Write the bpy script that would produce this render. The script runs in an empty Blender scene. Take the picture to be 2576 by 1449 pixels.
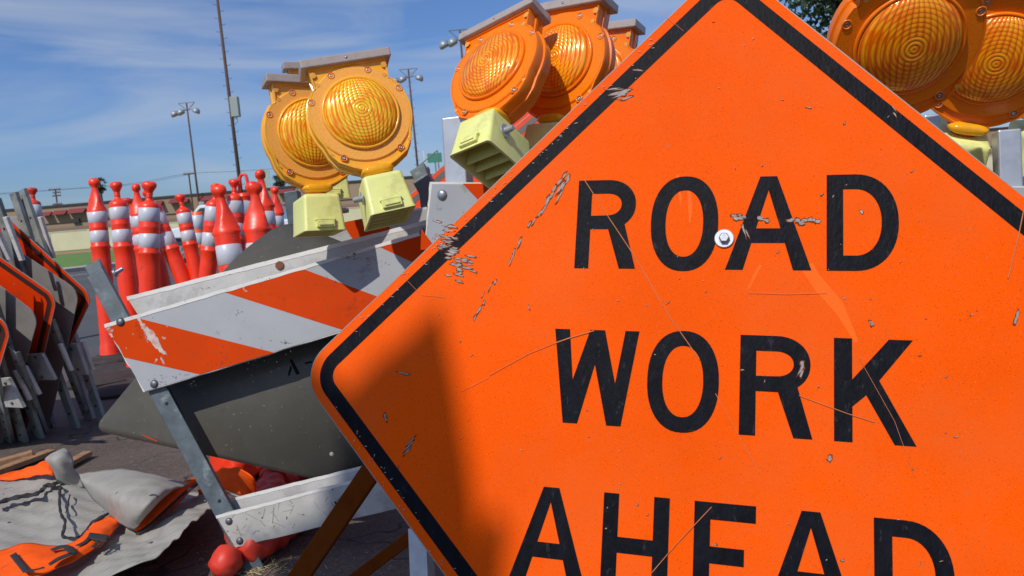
import bpy, bmesh, math, random
import numpy as np
from mathutils import Vector, Matrix
random.seed(7); rng=np.random.RandomState(5)
sc=bpy.context.scene; COL=sc.collection
rad=math.radians
V=Vector
# ---------------------------------------------------------------- camera frame
FPX=1970.0; PIT=rad(5.7); ROL=rad(4.7); CAMH=.9
fwd=V((0,math.cos(PIT),-math.sin(PIT))); _u0=V((0,math.sin(PIT),math.cos(PIT))); _r0=V((1,0,0))
RT=_r0*math.cos(ROL)-_u0*math.sin(ROL); UP=_r0*math.sin(ROL)+_u0*math.cos(ROL); CO=V((0,0,CAMH))
def ray(x,y): return fwd+RT*((x-1288)/FPX)-UP*((y-724.5)/FPX)
def P(x,y,d): return CO+ray(x,y)*d
def G(x,y,h=0.0):
    v=ray(x,y); return CO+v*((h-CAMH)/v.z)
def hit(x,y,o,n):
    v=ray(x,y); return CO+v*((o-CO).dot(n)/v.dot(n))
SUN=V((-.42,-.72,.94)).normalized()      # towards the sun
# ---------------------------------------------------------------- object helpers
def tag(o,label=None,cat=None,group=None,kind=None):
    if label: o['label']=label
    if cat: o['category']=cat
    if group: o['group']=group
    if kind: o['kind']=kind
    return o
def thing(name,loc,label,cat,group=None):
    o=bpy.data.objects.new(name,None); o.empty_display_size=.1; COL.objects.link(o); o.location=loc
    return tag(o,label,cat,group)
ROOTLOC={}
def root_of(p):
    while p.parent: p=p.parent
    return p
def mk(name,vs,fs,mat,parent=None,smooth=False,local=False):
    """mesh from world-space verts; parented meshes are stored relative to their root"""
    me=bpy.data.meshes.new(name)
    if parent is not None and not local:
        off=V(root_of(parent).location)
    elif parent is None and not local:
        a=np.array([tuple(v) for v in vs]); off=V(((a[:,0].min()+a[:,0].max())/2,(a[:,1].min()+a[:,1].max())/2,a[:,2].min()))
    else: off=V((0,0,0))
    me.from_pydata([tuple(V(v)-off) for v in vs],[],fs)
    ms=mat if isinstance(mat,(list,tuple)) else [mat]
    for m in ms: me.materials.append(m)
    bm=bmesh.new(); bm.from_mesh(me); bmesh.ops.recalc_face_normals(bm,faces=bm.faces); bm.to_mesh(me); bm.free()
    if smooth:
        for p in me.polygons: p.use_smooth=True
    o=bpy.data.objects.new(name,me); COL.objects.link(o)
    if parent is not None: o.parent=parent
    else: o.location=off
    return o
def autosmooth(o,ang=35):
    me=o.data
    for p in me.polygons: p.use_smooth=True
    bm=bmesh.new(); bm.from_mesh(me)
    for e in bm.edges:
        if len(e.link_faces)==2 and e.calc_face_angle(0)>rad(ang): e.smooth=False
    bm.to_mesh(me); bm.free(); return o
def bevel(o,w,seg=2):
    m=o.modifiers.new('b','BEVEL'); m.width=w; m.segments=seg; m.limit_method='ANGLE'; m.angle_limit=rad(40); m.harden_normals=False
    return o
class MB:
    def __init__(s): s.v=[]; s.f=[]
    def add(s,vs,fs):
        n=len(s.v); s.v+= [V(v) for v in vs]; s.f+=[tuple(i+n for i in f) for f in fs]; return s
    def slab(s,pts,t):
        """polygon pts (world), extruded by vector t"""
        n=len(pts); pts=[V(p) for p in pts]; t=V(t)
        s.add(pts+[p+t for p in pts],[tuple(range(n)),tuple(range(2*n-1,n-1,-1))]+[(i,(i+1)%n,n+(i+1)%n,n+i) for i in range(n)]); return s
    def box(s,c,hx,hy,hz,ax=V((1,0,0)),ay=V((0,1,0)),az=V((0,0,1))):
        c=V(c); p=[c-ax*hx-ay*hy-az*hz,c+ax*hx-ay*hy-az*hz,c+ax*hx+ay*hy-az*hz,c-ax*hx+ay*hy-az*hz]
        return s.slab(p,az*2*hz)
    def sweep(s,p0,p1,prof,ax,ay,closed=True):
        """2-D profile swept straight from p0 to p1"""
        n=len(prof); a=[V(p0)+ax*x+ay*y for x,y in prof]; b=[V(p1)+ax*x+ay*y for x,y in prof]
        s.add(a+b,[(i,(i+1)%n,n+(i+1)%n,n+i) for i in range(n)]+[tuple(range(n-1,-1,-1)),tuple(range(n,2*n))]); return s
    def tube(s,pts,r,k=8,caps=True):
        pts=[V(p) for p in pts]; rs=r if isinstance(r,(list,tuple)) else [r]*len(pts)
        n0=len(s.v); vs=[]; prev=None
        for i,p in enumerate(pts):
            d=(pts[min(i+1,len(pts)-1)]-pts[max(i-1,0)]).normalized()
            if prev is None: a=d.cross(V((0,0,1)) if abs(d.z)<.9 else V((1,0,0))).normalized()
            else: a=(prev-d*prev.dot(d)).normalized()
            prev=a; b=d.cross(a)
            vs+=[p+(a*math.cos(2*math.pi*j/k)+b*math.sin(2*math.pi*j/k))*rs[i] for j in range(k)]
        fs=[(i*k+j,i*k+(j+1)%k,(i+1)*k+(j+1)%k,(i+1)*k+j) for i in range(len(pts)-1) for j in range(k)]
        if caps: fs+=[tuple(range(k-1,-1,-1)),tuple(range((len(pts)-1)*k,len(pts)*k))]
        return s.add(vs,fs)
    def lathe(s,prof,k=24,M=Matrix(),warp=None):
        """profile (r,z) revolved about z"""
        vs=[]
        for r,z in prof:
            for j in range(k):
                a=2*math.pi*j/k; p=V((r*math.cos(a),r*math.sin(a),z))
                if warp: p=warp(p,a)
                vs.append(M@p)
        fs=[(i*k+j,i*k+(j+1)%k,(i+1)*k+(j+1)%k,(i+1)*k+j) for i in range(len(prof)-1) for j in range(k)]
        fs+=[tuple(range(k-1,-1,-1)),tuple(range((len(prof)-1)*k,len(prof)*k))]
        return s.add(vs,fs)
    def out(s,name,mat,parent=None,smooth=False,local=False): return mk(name,s.v,s.f,mat,parent,smooth,local)
def absorb(part,mb,m):
    """surface marks joined into the part they sit on"""
    off=V(root_of(part).location); me=part.data; k=len(me.materials); me.materials.append(m)
    bm=bmesh.new(); bm.from_mesh(me); vs=[bm.verts.new(v-off) for v in mb.v]; nf=[]
    for f in mb.f:
        try: q=bm.faces.new([vs[i] for i in f]); q.material_index=k; nf.append(q)
        except ValueError: pass
    bmesh.ops.recalc_face_normals(bm,faces=nf); bm.to_mesh(me); bm.free()
# ---------------------------------------------------------------- materials
MATS={}
def _n(nt,t,**k):
    n=nt.nodes.new(t)
    for a,b in k.items(): setattr(n,a,b)
    return n
def mat(name,base,rough=.5,metal=0.0,var=0.0,vscale=8.0,dirt=None,damt=.3,dscale=5.0,dth=.5,dwid=.12,bump=0.0,bscale=60.0,spec=.5,coat=0.0,stretch=None,scr=None,sscale=30.,sth=.62,transl=0.0,detail=6,sub=0.0,trans=0.0,speck=0.0):
    """procedural weathered material: base colour with noise variation, dirt patches, streaked scratches and bump"""
    if name in MATS: return MATS[name]
    m=bpy.data.materials.new(name); m.use_nodes=True; nt=m.node_tree; L=nt.links.new
    b=nt.nodes['Principled BSDF']; b.inputs['Roughness'].default_value=rough; b.inputs['Metallic'].default_value=metal
    b.inputs['Specular IOR Level'].default_value=spec; b.inputs['Coat Weight'].default_value=coat; b.inputs['Coat Roughness'].default_value=.15
    b.inputs['Transmission Weight'].default_value=trans
    tc=_n(nt,'ShaderNodeTexCoord'); mp=_n(nt,'ShaderNodeMapping'); L(tc.outputs['Object'],mp.inputs[0])
    if stretch: mp.inputs['Scale'].default_value=stretch
    src=None
    def noise(sc_,de=detail,ro=.6):
        n=_n(nt,'ShaderNodeTexNoise'); n.inputs['Scale'].default_value=sc_; n.inputs['Detail'].default_value=de; n.inputs['Roughness'].default_value=ro; L(mp.outputs[0],n.inputs['Vector']); return n.outputs['Fac']
    def ramp(f,a,b_):
        r=_n(nt,'ShaderNodeMapRange'); r.inputs[1].default_value=a; r.inputs[2].default_value=b_; L(f,r.inputs[0]); return r.outputs[0]
    def mix(f,A,B):
        x=_n(nt,'ShaderNodeMix',data_type='RGBA')
        if isinstance(f,float): x.inputs[0].default_value=f
        else: L(f,x.inputs[0])
        for s_,i in ((A,6),(B,7)):
            if isinstance(s_,tuple): x.inputs[i].default_value=(*s_[:3],1)
            else: L(s_,x.inputs[i])
        return x.outputs[2]
    c=tuple(base)
    if var>0:
        lo=tuple(max(0,x*(1-var)) for x in base); hi=tuple(min(1,x*(1+var)) for x in base)
        c=mix(ramp(noise(vscale),.3,.7),lo,hi)
    if speck>0:
        c=mix(ramp(noise(520,2,.5),.60,.72),c,tuple(min(1,x*.62) for x in base)); c=mix(ramp(noise(610,2,.5),.66,.74),c,tuple(min(1,x*1.0+.05) for x in base))
    if dirt:
        f=ramp(noise(dscale,8,.7),dth,dth+dwid)
        g=_n(nt,'ShaderNodeMath',operation='MULTIPLY'); g.inputs[1].default_value=damt; L(f,g.inputs[0])
        c=mix(g.outputs[0],c,dirt)
    if scr:
        f=ramp(noise(sscale,3,.5),sth,sth+.03)
        c=mix(f,c,scr)
    if isinstance(c,tuple): b.inputs['Base Color'].default_value=(*c,1)
    else: L(c,b.inputs['Base Color'])
    if bump>0:
        bp=_n(nt,'ShaderNodeBump'); bp.inputs['Strength'].default_value=bump; bp.inputs['Distance'].default_value=.003
        L(noise(bscale,6,.6),bp.inputs['Height']); L(bp.outputs[0],b.inputs['Normal'])
    if transl>0:
        t=_n(nt,'ShaderNodeBsdfTranslucent'); t.inputs[0].default_value=(*base,1)
        if not isinstance(c,tuple): L(c,t.inputs[0])
        ms=_n(nt,'ShaderNodeMixShader'); ms.inputs[0].default_value=transl
        L(b.outputs[0],ms.inputs[1]); L(t.outputs[0],ms.inputs[2]); L(ms.outputs[0],nt.nodes['Material Output'].inputs[0])
    MATS[name]=m; return m
ORANGE=mat('sign_orange',(.86,.090,.0003),speck=.5,spec=.04,rough=.55,var=.10,vscale=2.6,dirt=(.70,.115,.022),damt=.75,dscale=2.2,dth=.44,dwid=.3,bump=.12,bscale=900,scr=(.30,.16,.10),sscale=170,sth=.735)
ORANGE2=mat('sign_red_orange',(.68,.042,.003),spec=.08,rough=.45,var=.10,vscale=7,dirt=(.2,.06,.03),damt=.5,dscale=12,dth=.58,scr=(.3,.2,.15),sscale=90,sth=.72)
BLACK=mat('legend_black',(.006,.006,.009),spec=.07,rough=.5,var=.4,vscale=40,dirt=(.03,.03,.035),damt=.7,dscale=75,dth=.6,dwid=.05,bump=.35,bscale=130,stretch=(1.6,1.6,.5))
BLACK2=mat('border_brown_black',(.035,.016,.013),rough=.55,var=.3)
ALU=mat('bare_aluminium',(.26,.255,.24),rough=.6,metal=.2,var=.12,vscale=6,dirt=(.12,.11,.09),damt=.55,dscale=5,dth=.5,dwid=.25,scr=(.5,.5,.48),sscale=60,sth=.74,bump=.08,bscale=200)
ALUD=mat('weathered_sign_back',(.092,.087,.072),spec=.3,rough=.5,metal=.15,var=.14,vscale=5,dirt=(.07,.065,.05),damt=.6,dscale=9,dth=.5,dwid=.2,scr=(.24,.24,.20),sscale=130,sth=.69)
GALVG=mat('dull_green_grey_steel',(.27,.30,.285),rough=.6,metal=.15,var=.2,vscale=12,dirt=(.09,.09,.08),damt=.5,dscale=14)
GALV=mat('galvanised_steel',(.085,.105,.115),rough=.5,metal=.35,var=.3,vscale=22,dirt=(.38,.43,.44),damt=.6,dscale=16,dth=.56,dwid=.2,bump=.15,bscale=90)
GALVL=mat('bright_galvanised',(.42,.44,.47),rough=.4,metal=.5,var=.15,vscale=40,dirt=(.35,.37,.4),damt=.5,dscale=20)
BOLT=mat('bolt_steel',(.34,.36,.38),rough=.35,metal=.7,var=.2,vscale=200)
BOLTD=mat('bolt_steel_dark',(.13,.14,.15),rough=.45,metal=.7,var=.3,vscale=200)
WPAINT=mat('white_painted_wood',(.60,.58,.54),rough=.6,var=.08,vscale=15,dirt=(.22,.18,.14),damt=.6,dscale=11,dth=.57,dwid=.15,scr=(.16,.10,.07),sscale=55,sth=.70,bump=.35,bscale=70,stretch=(1,1,1.6))
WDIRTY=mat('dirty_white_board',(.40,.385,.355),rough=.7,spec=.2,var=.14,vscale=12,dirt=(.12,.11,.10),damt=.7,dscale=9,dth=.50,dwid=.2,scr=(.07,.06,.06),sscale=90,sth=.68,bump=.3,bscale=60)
SHEETW=mat('reflective_white',(.335,.345,.36),spec=.15,rough=.5,var=.06,vscale=7,dirt=(.15,.14,.12),damt=.7,dscale=13,dth=.60,dwid=.12,scr=(.12,.11,.10),sscale=60,sth=.73,bump=.1,bscale=80)
SHEETO=mat('reflective_orange',(.54,.045,.001),spec=.05,rough=.5,var=.07,vscale=7,dirt=(.16,.03,.01),damt=.75,dscale=15,dth=.61,dwid=.1,scr=(.25,.1,.06),sscale=70,sth=.73)
CHIP=mat('chipped_silver',(.30,.27,.25),spec=.2,rough=.6,metal=.0,var=.3,vscale=90,dirt=(.2,.1,.07),damt=.6,dscale=120,dth=.55)
SCUFF=mat('pale_orange_scuff',(.50,.16,.06),spec=.05,rough=.6,var=.15,vscale=60)
RED=mat('red_orange_plastic',(.90,.046,.012),rough=.36,var=.13,vscale=8,dirt=(.22,.035,.02),damt=.65,dscale=12,dth=.58,dwid=.12,scr=(.10,.03,.03),sscale=45,sth=.71,bump=.1,bscale=25)
REDD=mat('dusty_red_plastic',(.66,.040,.018),rough=.5,var=.14,vscale=10,dirt=(.24,.08,.06),damt=.7,dscale=14,dth=.52,dwid=.15)
ORP=mat('fluorescent_orange_plastic',(.95,.12,.01),rough=.4,var=.05)
BAND=mat('white_reflective_band',(.53,.54,.59),rough=.4,var=.06,vscale=12,dirt=(.25,.2,.19),damt=.6,dscale=22,dth=.6,scr=(.2,.1,.1),sscale=60,sth=.72,bump=.1,bscale=80)
RUBBER=mat('black_rubber',(.035,.028,.026),rough=.8,var=.3,vscale=12)
YEL=mat('pale_yellow_plastic',(.72,.73,.25),rough=.42,var=.06,vscale=12,dirt=(.42,.40,.16),damt=.5,dscale=14,dth=.56,bump=.06,bscale=60,scr=(.3,.28,.12),sscale=60,sth=.75)
WOOD=mat('weathered_wood',(.33,.18,.09),rough=.7,var=.25,vscale=14,stretch=(1,1,1),dirt=(.12,.07,.04),damt=.5,dscale=20)
WOODO=mat('orange_brown_wood',(.15,.034,.003),spec=.05,rough=.8,var=.25,vscale=20,dirt=(.07,.03,.015),damt=.5,dscale=20)
CLOTHG=mat('grey_vinyl_back',(.31,.295,.265),spec=.25,rough=.7,var=.10,vscale=9,dirt=(.15,.13,.10),damt=.5,dscale=7,dth=.53,dwid=.16,scr=(.05,.05,.07),sscale=26,sth=.70,bump=.5,bscale=38)
CLOTHO=mat('orange_vinyl',(.93,.10,.002),spec=.2,rough=.55,var=.12,vscale=12,dirt=(.3,.05,.01),damt=.55,dscale=16,dth=.55,bump=.5,bscale=50)
STRAP=mat('black_webbing',(.018,.018,.02),rough=.8,var=.3)
CAPM=mat('clear_cap_plastic',(.50,.43,.39),rough=.25,var=.12,vscale=30,dirt=(.33,.22,.15),damt=.5,dscale=30,coat=.3,transl=.25)
# ---------------------------------------------------------------- main sign frame (fitted plane)
def camv(a): return RT*a[0]-UP*a[1]+fwd*a[2]
SC=CO+camv((.277401,.145738,1.059411))
SU=camv((.957058,.016908,-.289404)).normalized(); SV=camv((.069179,-.982777,.171359)).normalized(); SN=SU.cross(SV).normalized()
if SN.dot(CO-SC)<0: SN=-SN
def S(u,v,w=0.0): return SC+SU*u+SV*v+SN*w
def Spx(x,y):
    h=hit(x,y,SC,SN)-SC; return h.dot(SU),h.dot(SV)
def arc(cx,cy,r,a0,a1,n): return [(cx+r*math.cos(rad(a0+(a1-a0)*i/n)),cy+r*math.sin(rad(a0+(a1-a0)*i/n))) for i in range(n+1)]
def diamond(q,r,n=10):
    """rounded square standing on its corner; q half diagonal"""
    c=q-r*math.sqrt(2); pts=[]
    for k,(x,y) in enumerate([(c,0),(0,c),(-c,0),(0,-c)]):
        pts+=arc(x,y,r,90*k-45,90*k+45,n)
    return pts
def curve_mesh(name,loops,thick,frame,mat_,parent):
    """flat shape with holes (loops in plane coordinates) as a thin solid; frame maps (u,v,w) to world"""
    cu=bpy.data.curves.new('tmp','CURVE'); cu.dimensions='2D'; cu.fill_mode='BOTH'; cu.extrude=.5
    for lp in loops:
        sp=cu.splines.new('POLY'); sp.points.add(len(lp)-1); sp.use_cyclic_u=True
        for i,(x,y) in enumerate(lp): sp.points[i].co=(x*10,y*10,0,1)
    ob=bpy.data.objects.new('tmp',cu); COL.objects.link(ob)
    dg=bpy.context.evaluated_depsgraph_get(); dg.update(); me=bpy.data.meshes.new_from_object(ob.evaluated_get(dg))
    vs=[frame(v.co.x/10,v.co.y/10,(v.co.z+.5)*thick) for v in me.vertices]; fs=[tuple(p.vertices) for p in me.polygons]
    bpy.data.objects.remove(ob); bpy.data.curves.remove(cu); bpy.data.meshes.remove(me)
    return mk(name,vs,fs,mat_,parent)
def supq(cx,cy,a,b,n,t0,t1,N=14):
    o=[]
    for i in range(N+1):
        t=rad(t0+(t1-t0)*i/N); c,s=math.cos(t),math.sin(t)
        o.append((cx+a*math.copysign(abs(c)**(2/n),c),cy+b*math.copysign(abs(s)**(2/n),s)))
    return o
SW,TW=.0208,.0208
def letter(ch,x,w,y,H):
    Y=lambda f:y+H*f
    if ch=='O': 
        e=.0028; return [supq(x+w/2,y+H/2,w/2,H/2+e,2.25,0,360,48)[:-1],supq(x+w/2,y+H/2,w/2-SW,H/2+e-TW,2.2,0,360,48)[:-1]]
    if ch=='D':
        k=.40*w
        out=[(x,y)]+supq(x+k,y+H/2,w-k,H/2,2.15,-90,90,24)+[(x,y+H)]
        inn=[(x+SW,y+TW)]+supq(x+k,y+H/2,w-k-SW,H/2-TW,2.15,-90,90,24)+[(x+SW,y+H-TW)]
        return [out,inn]
    if ch=='R':
        b=.44; cy=Y((1+b)/2); hb=H*(1-b)/2; k=w*.97*.52; wb=w*.97
        out=[(x,y),(x,y+H)]+supq(x+k,cy,wb-k,hb,2.1,90,-52,16)+[(x+w,y),(x+w-.0235,y),(x+w*.53,Y(b)),(x+SW,Y(b)),(x+SW,y)]
        inn=[(x+SW,Y(b)+TW*.98),(x+SW,y+H-TW)]+supq(x+k,cy,wb-k-SW,hb-TW,2.1,90,-90,14)
        return [out,inn]
    if ch=='A':
        c=x+w/2; f=.0235; a=.0112
        L=lambda fr,s:(c+s*(w/2+(a-w/2)*fr),Y(fr))      # outer edge
        xi=lambda fr:(w/2-f)*(1-fr/.86)                    # inner half width, apex at .86
        return [[(x,y),(c-a,y+H),(c+a,y+H),(x+w,y),(x+w-f,y),(c+xi(.285),Y(.285)),(c-xi(.285),Y(.285)),(x+f,y)],
                [(c-xi(.44),Y(.44)),(c+xi(.44),Y(.44)),(c,Y(.85))]]
    if ch=='W':
        X=lambda t:x+w*t
        return [[(X(0),Y(1)),(X(.18),Y(1)),(X(.245),Y(.46)),(X(.425),Y(1)),(X(.60),Y(1)),(X(.745),Y(.44)),(X(.84),Y(1)),(X(1),Y(1)),(X(.83),Y(0)),(X(.665),Y(0)),(X(.50),Y(.63)),(X(.325),Y(0)),(X(.155),Y(0))]]
    if ch=='K':
        X=lambda t:x+t
        return [[(x,y),(x,y+H),(x+.022,y+H),(x+.022,Y(.60)),(X(.066),Y(1)),(X(.094),Y(1)),(X(.054),Y(.60)),(X(.096),y),(X(.071),y),(X(.0385),Y(.455)),(x+.022,Y(.34)),(x+.022,y)]]
    if ch=='H':
        return [[(x,y),(x,y+H),(x+SW,y+H),(x+SW,Y(.575)),(x+w-SW,Y(.575)),(x+w-SW,y+H),(x+w,y+H),(x+w,y),(x+w-SW,y),(x+w-SW,Y(.42)),(x+SW,Y(.42)),(x+SW,y)]]
    if ch=='E':
        return [[(x,y),(x,y+H),(x+w,y+H),(x+w,y+H-.022),(x+SW,y+H-.022),(x+SW,Y(.58)),(x+w*.82,Y(.58)),(x+w*.82,Y(.42)),(x+SW,Y(.42)),(x+SW,y+.022),(x+w,y+.022),(x+w,y)]]
big=thing('road_work_sign',S(0,-.646),'large scuffed orange diamond sign reading ROAD WORK AHEAD, filling the right side','road sign')
c0=curve_mesh('sign_panel',[diamond(.6463,.057)],.0032,lambda a,b,w:S(a,b,w-.0032),[ORANGE],big)
ed=curve_mesh('panel_edge',[diamond(.6463,.057,10),diamond(.6446,.056,10)],.0036,lambda a,b,w:S(a,b,w-.0034),ALU,c0)
curve_mesh('border',[diamond(.6463-.0158*1.414,.044),diamond(.6463-.0382*1.414,.022)],.0004,lambda a,b,w:S(a,b,w+.0001),BLACK,big)
H=.1337
for word,y,spec in (('road',.1743,[('R',-.207,.089),('O',-.098,.094),('A',.0065,.1125),('D',.138,.089)]),
                    ('work',-.0497,[('W',-.230,.122),('O',-.0945,.0965),('R',.029,.092),('K',.147,.095)]),
                    ('ahead',-.274,[('A',-.2775,.112),('H',-.147,.089),('E',-.0255,.078),('A',.0635,.112),('D',.193,.089)])):
    for ch,x,w in spec:
        l=curve_mesh('letter',letter(ch,x,w,y,H),.0005,lambda a,b,ww:S(a,b,ww+.0001),BLACK,big)
        l['label']='black letter %s of the word %s'%(ch,word.upper())
# bolt and washer
mb=MB(); Mb=Matrix.Translation(S(.0045,.2185,.0006))@Matrix((SU,SV,SN)).transposed().to_4x4()
mb.lathe([(.0045,0),(.0133,0),(.0133,.0018),(.0125,.0024),(.0050,.0024)],28,Mb); washer=autosmooth(mb.out('washer',GALVL,big))
mb=MB(); mb.lathe([(.0001,.0024),(.0078,.0024),(.0078,.0034),(.0001,.0034)],24,Mb); mb.lathe([(.0001,.0034),(.0072,.0034),(.0072,.0082),(.0060,.0094),(.0001,.0094)],6,Mb); mb.out('bolt_head',BOLT,big)
# scrapes: irregular flakes where paint is gone
def flake(x,y,l,w,ang,n=11,jag=.45,rs=random):
    cu,cv=Spx(x,y); k=1.1/FPX; pts=[]
    for i in range(n):
        t=2*math.pi*i/n; r=1-jag*rs.random(); a=math.cos(t)*l/2*k*r; b=math.sin(t)*w/2*k*r
        c,s=math.cos(rad(ang)),math.sin(rad(ang)); pts.append((cu+a*c-b*s,cv+a*s+b*c))
    return pts
rs=random.Random(3); fl=[]
def run(x0,y0,x1,y1,n,l,w,ang,sp):
    for i in range(n):
        t=(i+.5)/n; fl.append(flake(x0+(x1-x0)*t+rs.gauss(0,sp),y0+(y1-y0)*t+rs.gauss(0,sp),l*rs.uniform(.5,1.4),w*rs.uniform(.5,1.4),ang+rs.gauss(0,6),rs=rs))
run(1425,430,1330,580,9,26,7,60,3); run(1435,440,1400,500,5,38,9,62,5)
run(1312,600,1278,668,5,30,5,66,2); run(1245,700,1196,808,6,22,5,64,4)
run(1598,172,1608,176,2,26,5,-4,2); run(1545,225,1575,250,13,34,4,8,7); run(1560,232,1578,226,4,26,7,20,3)
run(1110,560,1170,690,30,26,5,-6,14); run(1140,640,1160,700,14,22,7,-10,9); run(1100,590,1150,640,14,24,4,-6,9)
run(1002,937,1030,940,2,22,5,-5,2); run(968,1040,972,1060,2,22,6,-75,1); run(1040,1105,1025,1135,3,30,5,45,3)
run(1848,545,1870,549,6,14,9,0,3); run(1905,550,1935,556,6,16,9,-15,3); run(1985,555,2062,556,9,13,9,0,3)
run(1866,565,1875,592,4,20,6,-65,2); run(2018,910,2013,945,4,20,8,70,1); run(2085,1150,2088,1156,2,14,9,20,2)
run(2165,530,2169,540,2,10,6,-50,1); run(2190,812,2195,820,2,16,6,-50,1); run(2560,785,2554,812,2,26,7,75,1)
run(1330,770,1332,776,2,16,3,-75,1); run(2245,262,2255,300,2,24,3,-65,1); run(2028,270,2040,271,2,16,3,-8,1)
for _ in range(95):
    x=rs.uniform(830,2560); y=rs.uniform(40,1440); u,v=Spx(x,y)
    if abs(u)+abs(v)<.62: fl.append(flake(x,y,rs.uniform(2,11),rs.uniform(1.5,3.6),rs.uniform(-30,80),n=7,rs=rs))
for _ in range(70):
    t=rs.random(); x=1635+(869-1635)*t; y=95+(826-95)*t; o=rs.uniform(3,30)
    fl.append(flake(x+o*.6,y+o*.75,rs.uniform(3,14),rs.uniform(1.5,3.5),rs.uniform(-20,30),n=7,rs=rs))
for _ in range(34):
    t=rs.random(); x=826+(1121-826)*t; y=1035+(1449-1035)*t; o=rs.uniform(3,34)
    fl.append(flake(x+o*.8,y-o*.55,rs.uniform(3,12),rs.uniform(1.5,4),rs.uniform(-20,90),n=7,rs=rs))
rim=MB()
for i,f in enumerate(fl[:200]):
    cx=sum(p[0] for p in f)/len(f); cy=sum(p[1] for p in f)/len(f); rim.slab([S(cx+(a-cx)*1.35+rs.gauss(0,.0006),cy+(b-cy)*1.6+rs.gauss(0,.0006),.0006+.0000006*i) for a,b in f],SN*.0000004)
absorb(c0,rim,mat('brown_paint_rim',(.16,.045,.015),spec=.05,rough=.8,var=.4,vscale=150))
mb=MB()
for i,f in enumerate(fl): mb.slab([S(a,b,.00075+.000004*i) for a,b in f],SN*.00003)
absorb(c0,mb,CHIP)
# long thin scratches
def scratch(mb,pts,w,h):
    q=[Spx(*p) for p in pts]; 
    for (a,b),(c,d) in zip(q[:-1],q[1:]):
        dx,dy=c-a,d-b; l=math.hypot(dx,dy); nx,ny=-dy/l*w/2,dx/l*w/2
        mb.slab([S(a-nx,b-ny,h),S(c-nx,d-ny,h),S(c+nx,d+ny,h),S(a+nx,b+ny,h)],SN*.00003)
mb=MB(); h=.0014
for pts,w in (([(1470,452),(1530,545),(1600,650),(1680,790),(1760,905)],.0011),([(1800,990),(1850,1080),(1910,1190)],.0007),([(1230,945),(1330,890),(1400,862)],.0009),([(1160,985),(1230,950)],.0006),([(1400,862),(1440,848),(1495,832)],.0016),([(1640,1440),(1700,1370),(1790,1275)],.0010),([(2010,995),(2130,1040),(2200,1062)],.0009),([(2576,520),(2560,600),(2535,700)],.0012),([(1010,690),(1060,742),(1120,748)],.0005),([(1880,737),(1980,740),(2080,737)],.0006),([(1660,30),(1720,80)],.0005),([(2160,900),(2250,1060),(2300,1200)],.0005)):
    h+=.00005; scratch(mb,pts,w,h)
absorb(c0,mb,SCUFF)
# faint pale rub marks
mb=MB(); RUB=mat('rubbed_orange',(.88,.125,.012),spec=.05,rough=.5,var=.1,vscale=30)
for k,pts in enumerate(([(2010,668),(2045,662),(2060,690),(2120,760),(2160,860),(2150,862),(2105,790),(2050,730)],[(1700,440),(1708,438),(1716,500),(1712,520)],[(1728,455),(1736,455),(1742,520),(1738,560),(1733,560)],[(1895,690),(1910,665),(1917,668),(1890,720),(1878,733)])):
    mb.slab([S(*Spx(*p),.00012+.00001*k) for p in pts],SN*.00003)
absorb(c0,mb,RUB)
# stand of the big sign: square tube and two timber struts seen below its lower edge
mbp=MB(); a=hit(1056,1340,S(0,0,-.05),SN); b_=G(1066,1640); b_=P(1066,1640,1.16)
ax=SU; ay=SN
mbp.sweep(P(1058,1330,1.33),P(1068,1560,1.30),[(-.016,-.016),(.016,-.016),(.016,.016),(-.016,.016)],ax,ay); mbp.out('stand_post',GALVL,big)
# ---------------------------------------------------------------- foreground barricade
def plane3(a,b,c):
    n=(b-a).cross(c-a).normalized()
    if n.dot(CO-a)<0: n=-n
    return a,n
A_=P(262.5,816.8,2.20); B_=P(1070.4,578.9,2.22); F_=G(648,1440)
BO,BN=plane3(A_,B_,F_)
def onB(x,y,off=0.0): return hit(x,y,BO+BN*off,BN)     # off>0 toward camera
z7=lambda X,Y:(188.7+X*.3689,534.6+Y*.3689)
z8=lambda X,Y:(251.6+X*.3924,880.5+Y*.3924)
bar1=thing('barricade',V((F_.x,F_.y,0)),'folded barricade with orange and white striped board, directly left of the big sign','barricade','folding barricades')
BU=(B_-A_).normalized()
def board(mb,pts,off,t): mb.slab([onB(x,y,off) for x,y in pts],-BN*t); return mb
def jag(a,b,n,amp):
    out=[]
    for i in range(n):
        t=i/n; out.append((a[0]+(b[0]-a[0])*t+random.gauss(0,amp),a[1]+(b[1]-a[1])*t+random.gauss(0,amp)))
    return out
TL,TR,BR,BL=z7(198,762),(1178,548),(1270,710),z7(470,1225)
fb=board(MB(),jag(TL,TR,26,.7)+jag(TR,BR,4,.3)+jag(BR,BL,26,.7)+jag(BL,TL,9,1.0),0,.014).out('striped_board',[WPAINT],bar1)
# sheeting faces
def sheet(px,m,off,name,par): 
    s=MB(); s.slab([onB(x,y,off) for x,y in px],BN*.0003); return s.out(name,m,par)
def topy(x,d=2.2):  return TL[1]+(TR[1]-TL[1])*(x-TL[0])/(TR[0]-TL[0])+d
sheet([(TL[0]+3,TL[1]+4),(TR[0],TR[1]+4),(BR[0]-3,BR[1]-2),(BL[0]+2,BL[1]-2)],SHEETW,.0006,'white_sheeting',fb)
sheet([z7(214,782),z7(412,716),z7(1358,955),z7(850,1104),z7(335,988),z7(300,915),z7(245,850),z7(222,808)],SHEETO,.0012,'orange_stripe',fb)
sheet([z7(1000,538),z7(1530,376),z7(2060,572),z7(2285,662),z7(1822,800)],SHEETO,.0012,'orange_stripe',fb)
sheet([z7(2050,222),z7(2400,125),z7(2670,50),(1268,705),z7(2420,395)],SHEETO,.0012,'orange_stripe',fb)
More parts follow.
